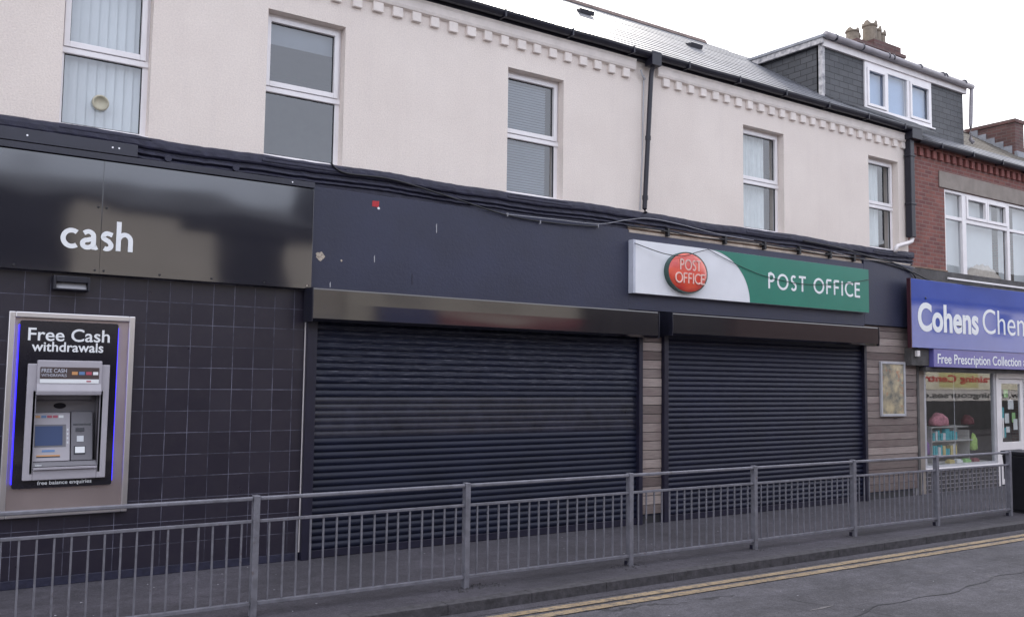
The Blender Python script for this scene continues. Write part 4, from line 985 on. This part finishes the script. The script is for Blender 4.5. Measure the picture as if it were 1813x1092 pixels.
MB().quad((18.65,.045,.1),(19.4,.045,.1),(19.4,.045,2.05),(18.65,.045,2.05)).build('door_pane', 'shop_glass', dr)
MB().tube([(18.60,-.03,.95),(18.60,-.03,1.35)], .014, 8).build('handle', 'brushed_steel', dr)
mb = MB()
for (x, z, w, h) in ((18.95,1.52,.22,.19),(18.82,1.24,.16,.2),(18.86,1.05,.14,.12),(19.15,1.1,.16,.22)): mb.box(x, x+w, .05, .053, z, z+h)
mb.build('notice', 'paper_white', dr)
mb = MB(); mb.box(18.8, 18.96, .05, .0535, 1.76, 1.92); mb.box(19.1,19.24,.054,.0545,1.25,1.45); mb.build('notice', 'paper_green', dr)
mb = MB(); mb.box(18.68, 18.79, .05, .0536, 1.30, 1.56); mb.box(18.7,18.86,.054,.0547,.95,1.15); mb.box(18.9, 19.25,.05,.0537,.5,.68); mb.build('notice', 'box_teal', dr)
mb = MB(); ring((19.63, 22.0, .42, 2.254), (19.71, 21.92, .50, 2.235), .0, .07, mb); mb.build('window_frame', 'frame_grey', sf, bevel=.004)
MB().quad((19.7,.035,.48),(21.95,.035,.48),(21.95,.035,2.24),(19.7,.035,2.24)).build('shop_window_pane', 'shop_glass', sf)
MB().box(19.63, 24.8, -.02, .12, 0, .419).build('stall_riser', 'dark_brick', sf)
MB().box(22.0, CX1, .0, .25, .42, 3.84).build('shop_wall', 'opp_grey', chb)
# goods behind the window
sh = thing('display_shelf', (17.3, .45, .5), 'cream display shelf of small boxes and bottles behind the chemist window', 'shelf')
mb = MB(); mb.box(16.62, 18.05, .62, .64, .46, 1.19)
for z in (.50, .60, .90, 1.17): mb.box(16.62, 18.05 if z < 1.1 else 17.9, .30, .62, z, z+.02)
mb.box(16.60, 16.62, .30, .64, .46, 1.19); mb.box(18.05, 18.07, .38, .64, .46, 1.1)
mb.build('shelf_frame', 'shelf_cream', sh)
gds = MB(); gd2 = MB(); gd3 = MB(); x = 16.72
while x < 17.5:
    for zb, L in ((.625, (gds, gd3, gd2)), (.925, (gd2, gd3, gd2))):
        k = random.choice(L); w_ = random.uniform(.05, .09); k.box(x, x+w_, .34, .42, zb, zb+random.uniform(.13, .22))
    x += .085
gds.build('goods', 'box_yellow', sh); gd2.build('goods', 'box_teal', sh); gd3.build('goods', 'box_white', sh)
def lump(name, mat, c, r, label, cat):
    bm = bmesh.new(); bmesh.ops.create_icosphere(bm, subdivisions=3, radius=1)
    for v in bm.verts:
        k_ = 1+.12*math.sin(v.co.x*5+v.co.z*3)+.08*math.sin(v.co.y*9+v.co.z*7); v.co = Vector((v.co.x*r[0]*k_, v.co.y*r[1]*k_, max(v.co.z, -.55)*r[2]*k_))
    me = bpy.data.meshes.new(name); bm.to_mesh(me); bm.free()
    for p in me.polygons: p.use_smooth = True
    me.materials.append(MATS[mat]); o = bpy.data.objects.new(name, me); COL.objects.link(o); o.location = c; return tag(o, label, cat)
lump('pink_bag', 'pink_cloth', (17.1, .44, 1.29), (.27, .13, .15), 'pink soft bag on top of the display shelf', 'bag')
lump('folded_cloth', 'lime_cloth', (18.17, .35, .82), (.09, .06, .2), 'lime green cloth hanging at the end of the display shelf', 'cloth')
lump('purple_bag', 'purple_cloth', (16.4, .35, .78), (.12, .1, .2), 'purple bag at the left end of the chemist window', 'bag')
lump('red_bag', 'opp_red', (18.75, .8, 1.25), (.14, .12, .12), 'dark red bag at the right end of the chemist window', 'bag')
mb = MB(); cols = []
MB().box(15.95, 18.3, .08, .9, .46, .50).build('display_bed', 'shelf_cream', sf)
for k, (x, m_, l_) in enumerate(((16.9,'box_yellow','yellow'),(17.15,'paper_white','white'),(17.45,'paper_green','green'),(17.75,'opp_red','red'))):
    b_ = MB().box(x, x+.2, .12, .22, .501, .545).box(x+.02, x+.16, .13, .2, .5455, .57); o = b_.build('small_carton', m_)
    tag(o, l_+' flat carton on the ledge inside the chemist window', 'box', 'cartons on the chemist window ledge')
ct = MB().box(18.2, 18.55, 1.0, 1.4, .03, 1.15).build('counter', 'counter_wood'); tag(ct, 'brown wooden counter end inside the chemist shop', 'counter')

# ------------------------------------------------------------------ guard railing
PO = [(-1.38,-2.02),(.62,-2.06),(2.615,-2.10),(4.68,-2.125),(6.76,-2.14),(8.73,-2.17),(10.63,-2.20),(12.47,-2.26),(14.42,-2.285)]
rail = thing('guard_railing', (6.76, -2.14, 0), 'grey galvanised pedestrian guard railing along the kerb in front of the shops', 'railing')
for i, (x, y) in enumerate(PO):
    pk = MB().box(x-.027, x+.027, y-.03, y+.040, -.02, .995)
    o = pk.build('post', 'galvanised', rail, bevel=.006)
    MB().box(x-.034, x+.034, y+.010, y+.055, .0, .05).build('foot_sleeve', 'guide_metal', o, bevel=.004) if i > 3 else None
for i in range(len(PO)-1):
    (xa, ya), (xb, yb) = PO[i], PO[i+1]; xa += .031; xb -= .031
    pnl = thing_part('panel', rail)
    t = MB(); t.obox((xa, ya), (xb, yb), .020, .953, .985); t.build('top_rail', 'galvanised', pnl, bevel=.008)
    t = MB(); t.obox((xa, ya), (xb, yb), .014, .769, .794); t.build('mid_rail', 'galvanised', pnl, bevel=.003)
    t = MB(); t.obox((xa, ya), (xb, yb), .020, .090, .120); t.build('bottom_rail', 'galvanised', pnl, bevel=.003)
    nb = 16; far = MB()
    for k in range(nb):
        u = (k+.75)/(nb+.5)+random.uniform(-.0015, .0015); x = xa+(xb-xa)*u; y = ya+(yb-ya)*u; dx = random.uniform(-.004, .004)
        w_ = .007
        vs = [(x+dx*s_+a*w_, y+b*w_, z) for z, s_ in ((.118, 0), (.767, 1)) for a, b in ((-1,-1),(1,-1),(1,1),(-1,1))]
        tgt = far if i in (0, len(PO)-2) else MB()
        tgt.add(vs, [(0,1,5,4),(1,2,6,5),(2,3,7,6),(3,0,4,7)])
        if tgt is not far: tgt.build('bar', 'galvanised', pnl)
    if i in (0, len(PO)-2): fo = far.build('bars', 'galvanised', pnl); fo['kind'] = 'stuff'

# litter bin, rubble, cables
lb = thing('litter_bin', (15.1, -2.22, 0), 'black tapered litter bin standing at the end of the railing', 'litter bin')
mb = MB(); r0, r1 = .20, .27
mb.add([(15.05-r0*.9,-2.25-r0,.03),(15.05+r0,-2.25-r0,.03),(15.05+r0,-2.25+r0,.03),(15.05-r0*.9,-2.25+r0,.03),(15.05-r1,-2.25-r1,.90),(15.05+r1,-2.25-r1,.90),(15.05+r1,-2.25+r1,.90),(15.05-r1,-2.25+r1,.90)],
   [(0,3,2,1),(4,5,6,7),(0,1,5,4),(1,2,6,5),(2,3,7,6),(3,0,4,7)]); mb.build('body', 'bin_black', lb, bevel=.02)
MB().box(15.05-r1-.015, 15.05+r1+.015, -2.25-r1-.015, -2.25+r1+.015, .901, .965).build('rim', 'bin_black', lb, bevel=.015)
MB().box(15.05-.17, 15.05+.17, -2.42, -2.08, .0, .029).build('base', 'bin_black', lb)
random.seed(3)
mb = MB()
for cx, cy, n_, sp in ((4.70,-2.16,60,.17),(6.72,-2.17,22,.12),(8.73,-2.2,18,.1)):
    for i in range(n_):
        x = cx+random.gauss(0, sp); y = cy+random.gauss(0, .05); s_ = random.uniform(.006, .02)
        mb.add([(x-s_,y-s_,0),(x+s_,y-s_*.8,0),(x+s_*.7,y+s_,0),(x-s_*.8,y+s_*.8,0),(x+random.uniform(-.3,.3)*s_,y,s_*random.uniform(.6,1.1))], [(0,1,4),(1,2,4),(2,3,4),(3,0,4)])
tag(mb.build('rubble', 'debris'), 'crumbled dark tarmac bits around the railing post feet', 'rubble', kind='stuff')
mb = MB()
for i in range(70):
    x = random.uniform(0, 16); y = random.uniform(-2.6, -.1); s_ = random.uniform(.006, .014)
    mb.add([(x-s_,y-s_*.6,.0005),(x+s_,y-s_*.5,.004),(x+s_*.8,y+s_*.6,.0008),(x-s_*.6,y+s_*.7,.005)], [(0,1,2,3)])
for i in range(25):
    x = random.uniform(3, 16); y = Yk(x)-random.uniform(.03, 1.8); s_ = random.uniform(.006, .016)
    mb.add([(x-s_,y-s_*.6,RZ+.010),(x+s_,y-s_*.5,RZ+.013),(x+s_*.8,y+s_*.6,RZ+.010),(x-s_*.6,y+s_*.7,RZ+.012)], [(0,1,2,3)])
tag(mb.build('litter_scraps', 'cable_grey'), 'tiny pale scraps of litter scattered over pavement and road', 'litter', kind='stuff')

def spline(pts, n=8):
    out = []; P = [Vector(p) for p in pts]
    for i in range(len(P)-1):
        p0, p1, p2, p3 = P[max(i-1,0)], P[i], P[i+1], P[min(i+2,len(P)-1)]
        for k in range(n):
            t = k/n; out.append(.5*((2*p1)+(p2-p0)*t+(2*p0-5*p1+4*p2-p3)*t*t+(3*p1-p0-3*p2+p3)*t**3))
    out.append(P[-1]); return out
def cable(pts, r, mat, label, name='cable'):
    o = MB().tube(spline(pts), r, 6).build(name, mat, smooth=True); return tag(o, label, 'cable')
cable([(4.02,-.12,4.42),(4.2,-.12,4.33),(4.8,-.12,4.335),(5.6,-.13,4.22),(6.45,-.13,4.09),(7.2,-.13,4.07),(7.95,-.14,4.10)], .011, 'cable_black', 'thick black cable sagging along the black moulding over the scuffed shutter')
cable([(6.42,-.14,4.10),(7.2,-.14,4.12),(7.95,-.14,4.14),(8.45,-.15,4.25),(8.86,-.15,4.315),(9.4,-.14,4.305),(10.3,-.13,4.24),(11.1,-.13,4.22)], .0055, 'cable_grey', 'pale grey cable rising to the foot of the middle downpipe')
cable([(8.53,-.22,3.92),(9.0,-.30,3.81),(9.35,-.33,3.80),(9.65,-.33,3.88),(9.99,-.22,3.965)], .006, 'cable_black', 'thin black wire drooping over the red oval disc')
cable([(9.99,-.22,3.965),(10.35,-.215,3.86),(10.7,-.215,3.77),(11.3,-.215,3.655),(12.2,-.215,3.60),(13.2,-.215,3.68),(13.95,-.21,3.80)], .005, 'cable_black', 'thin black wire sagging across the green half of the sign')
cable([(8.5,-.09,4.18),(9.2,-.12,4.18),(10,-.12,4.15),(11,-.12,4.19),(12,-.12,4.17),(13,-.12,4.15),(14,-.12,4.17),(14.8,-.12,4.12),(15.4,-.13,4.05)], .010, 'cable_black', 'black cable clipped along the bare battens above the green and white sign')
cable([(12.3,-.13,4.33),(13.2,-.14,4.30),(14.1,-.14,4.22),(14.8,-.13,4.17),(15.4,-.13,4.02),(15.52,-.14,3.8),(15.5,-.32,3.55)], .012, 'cable_black', 'black cable running down to the corner of the blue sign')
cable([(15.2,-.12,4.10),(15.6,-.10,4.02),(16.2,-.09,3.93),(16.9,-.33,3.91),(17.8,-.33,3.93)], .013, 'cable_black', 'black cable drooping along the top edge of the blue sign')
cable([(13.1,-.11,4.22),(13.9,-.12,4.16),(14.6,-.13,4.18),(15.45,-.14,4.13)], .006, 'cable_grey', 'pale cable under the window nearest the red brick wall')
mb = MB()
for x in (9.25, 10.45, 11.35, 12.2, 13.0, 13.65): mb.box(x, x+.04, -.14, -.082, 4.10, 4.22); mb.box(x-.08, x+.02, -.137, -.085, 4.165, 4.18)
tag(mb.build('cable_clip', 'cable_black', bld), None)
mb = MB()
for x, z in ((6.43, 4.10), (6.95, 4.06), (7.93, 4.11)): mb.box(x, x+.01, -.152, -.12, z-.025, z+.02)
mb.build('cable_clip', 'cable_grey', bld)

# ------------------------------------------------------------------ the other side of the road (seen only as reflections)
def opposite(x0, x1, eave, ridge, wallm, wins, label, shopz=3.0, bands=()):
    t = thing('terrace_house', ((x0+x1)/2, -15.5, 0), label, 'building')
    MB().box(x0, x1, -18, -13, 0, eave).build('wall', wallm, t)
    MB().profx([(-12.75, eave), (-15.5, ridge), (-18.2, eave)], x0, x1-.01).build('roof', 'opposite_slates', t)
    for a, b, c, d in wins:
        f = MB().box(a, b, -13.02, -12.96, c, d).build('window', 'opp_dark', t)
        MB().box(a-.05, b+.05, -12.99, -12.9, c-.1, c-.005).build('sill', 'opp_white', f)
    for a, b, c, d, mt in bands: MB().box(a, b, -13.2, -12.85, c, d).build('reflection_band', mt, t)  # front blocks for the glossy panels; some dark ones added only to darken reflections
    return t
opposite(-8, 9.6, 6.0, 6.9, 'opp_beige', [(.6,3.1,4.1,5.9),(6.45,8.25,3.5,5.5),(-4,-2.4,4.2,5.6)], 'beige rendered terrace house across the road', bands=[(5.6,9.6,5.5,5.95,'opp_dark'),(-8,9.6,2.7,3.4,'opp_grey'),(-7,9,.6,2.5,'opp_dark')])
opposite(9.7, 24, 6.2, 7.6, 'opp_cream', [(11,12.2,4.6,5.9),(14,15.2,4.6,5.9),(18,19.2,4.6,5.9),(21.5,22.7,4.6,5.9)], 'cream terrace house with a red shop fascia across the road', bands=[(10.6,12.4,3.0,4.0,'opp_blue'),(12.5,17.4,3.35,3.75,'opp_red'),(13.6,23.9,.5,3.34,'opp_dark'),(17.5,23.9,3.35,5.0,'opp_dark'),(10.0,12.2,.2,2.8,'opp_dark')])
opposite(24.1, 34.5, 6.4, 8.2, 'opp_brick', [(26,27.2,4.6,5.9),(30,31.2,4.6,5.9)], 'red brick terrace house across the road', bands=[(24.5,34,.4,2.9,'opp_dark'),(24.2,34.4,2.95,4.6,'opp_brown')])
oc = opposite(34.6, 52, 5.6, 8.0, 'opp_white', [(37,38.2,4.4,5.3),(42,43.2,4.4,5.3),(47,48.2,4.4,5.3)], 'white terrace house with a training shop across the road', bands=[(35,51,.0,1.78,'opp_dark')])
ts = thing('training_sign', (43, -12.85, 1.9), 'cream fascia sign with red lettering across the road', 'sign')
MB().box(35.5, 50.5, -13.0, -12.8, 1.80, 2.60).build('board', 'opp_signcream', ts)
text_mesh('Training Centre', 43.0, 2.14, -12.785, .29, 6.5, 'lettering', 'letter_red', ts, .02, .004, flip=True)
MB().box(38.0, 41.2, -12.80, -12.797, 1.88, 2.55).build('panel', 'opp_yellow', ts)
tb = MB().box(35.5, 50.5, -12.9, -12.82, 1.30, 1.79).build('lower_board', 'opp_white', ts)
text_mesh('www.trainingcourses.co.uk', 46.4, 1.44, -12.81, .24, 11.5, 'lettering', 'letter_black', ts, .02, .004, flip=True)

# ------------------------------------------------------------------ camera, light
cam = bpy.data.cameras.new('camera'); co = bpy.data.objects.new('camera', cam); COL.objects.link(co); S.camera = co
cam.sensor_width = 36; cam.lens = 1615.15/1813*36; cam.clip_start = .05; cam.clip_end = 1500
rt = Vector((.82665611, -.56255032, .01329704)); up = Vector((-.05431349, -.05624787, .99693842)); fw = Vector((.5600801, .82484745, .07705172))
M = Matrix((rt, up, -fw)).transposed().to_4x4(); M.translation = Vector((0, -9.75, 2.0)); co.matrix_world = M

W = bpy.data.worlds.new('World'); S.world = W; W.use_nodes = True; nt = W.node_tree; bg = nt.nodes['Background']
SUN_EL, SUN_AZ = R(35), R(40)       # azimuth from +Y towards +X: the sun stands behind the terrace
sk = N(nt, 'ShaderNodeTexSky', sky_type='NISHITA'); sk.sun_disc = False; sk.sun_elevation = SUN_EL; sk.sun_rotation = SUN_AZ
tc = N(nt, 'ShaderNodeTexCoord'); sp = N(nt, 'ShaderNodeSeparateXYZ'); nt.links.new(tc.outputs['Generated'], sp.inputs[0])
mr = N(nt, 'ShaderNodeMapRange'); mr.inputs['From Min'].default_value = -.9; mr.inputs['From Max'].default_value = .55; nt.links.new(sp.outputs['Y'], mr.inputs['Value'])
cloud = mixc(nt, mr.outputs[0], (9.1, 9.6, 11.2), (15.5, 15.2, 15.4))
nz = noise(nt, tc.outputs['Generated'], 2.2, 6, .6)
hz = ramp(nt, nz, .35, (.72, .72, .72), .6, (1, 1, 1))
cloud = mixc(nt, .35, cloud, hz, 'MULTIPLY')
fin = mixc(nt, .82, sk.outputs[0], cloud)
nt.links.new(fin, bg.inputs['Color']); bg.inputs['Strength'].default_value = .1
sl = bpy.data.lights.new('sun', 'SUN'); sl.energy = 2.6; sl.angle = R(.5); sl.color = (1, .94, .86)
so = bpy.data.objects.new('sun', sl); COL.objects.link(so)
dvec = Vector((math.sin(SUN_AZ)*math.cos(SUN_EL), math.cos(SUN_AZ)*math.cos(SUN_EL), math.sin(SUN_EL)))
so.rotation_euler = dvec.to_track_quat('Z', 'Y').to_euler(); so.location = dvec*60

S.render.resolution_x = 1024; S.render.resolution_y = 616
S.view_settings.view_transform = 'Standard'; S.view_settings.look = 'None'; S.view_settings.exposure = .95; S.view_settings.gamma = 1
S.cycles.max_bounces = 6; S.cycles.transparent_max_bounces = 8
try: S.cycles.use_denoising = True
except Exception: pass
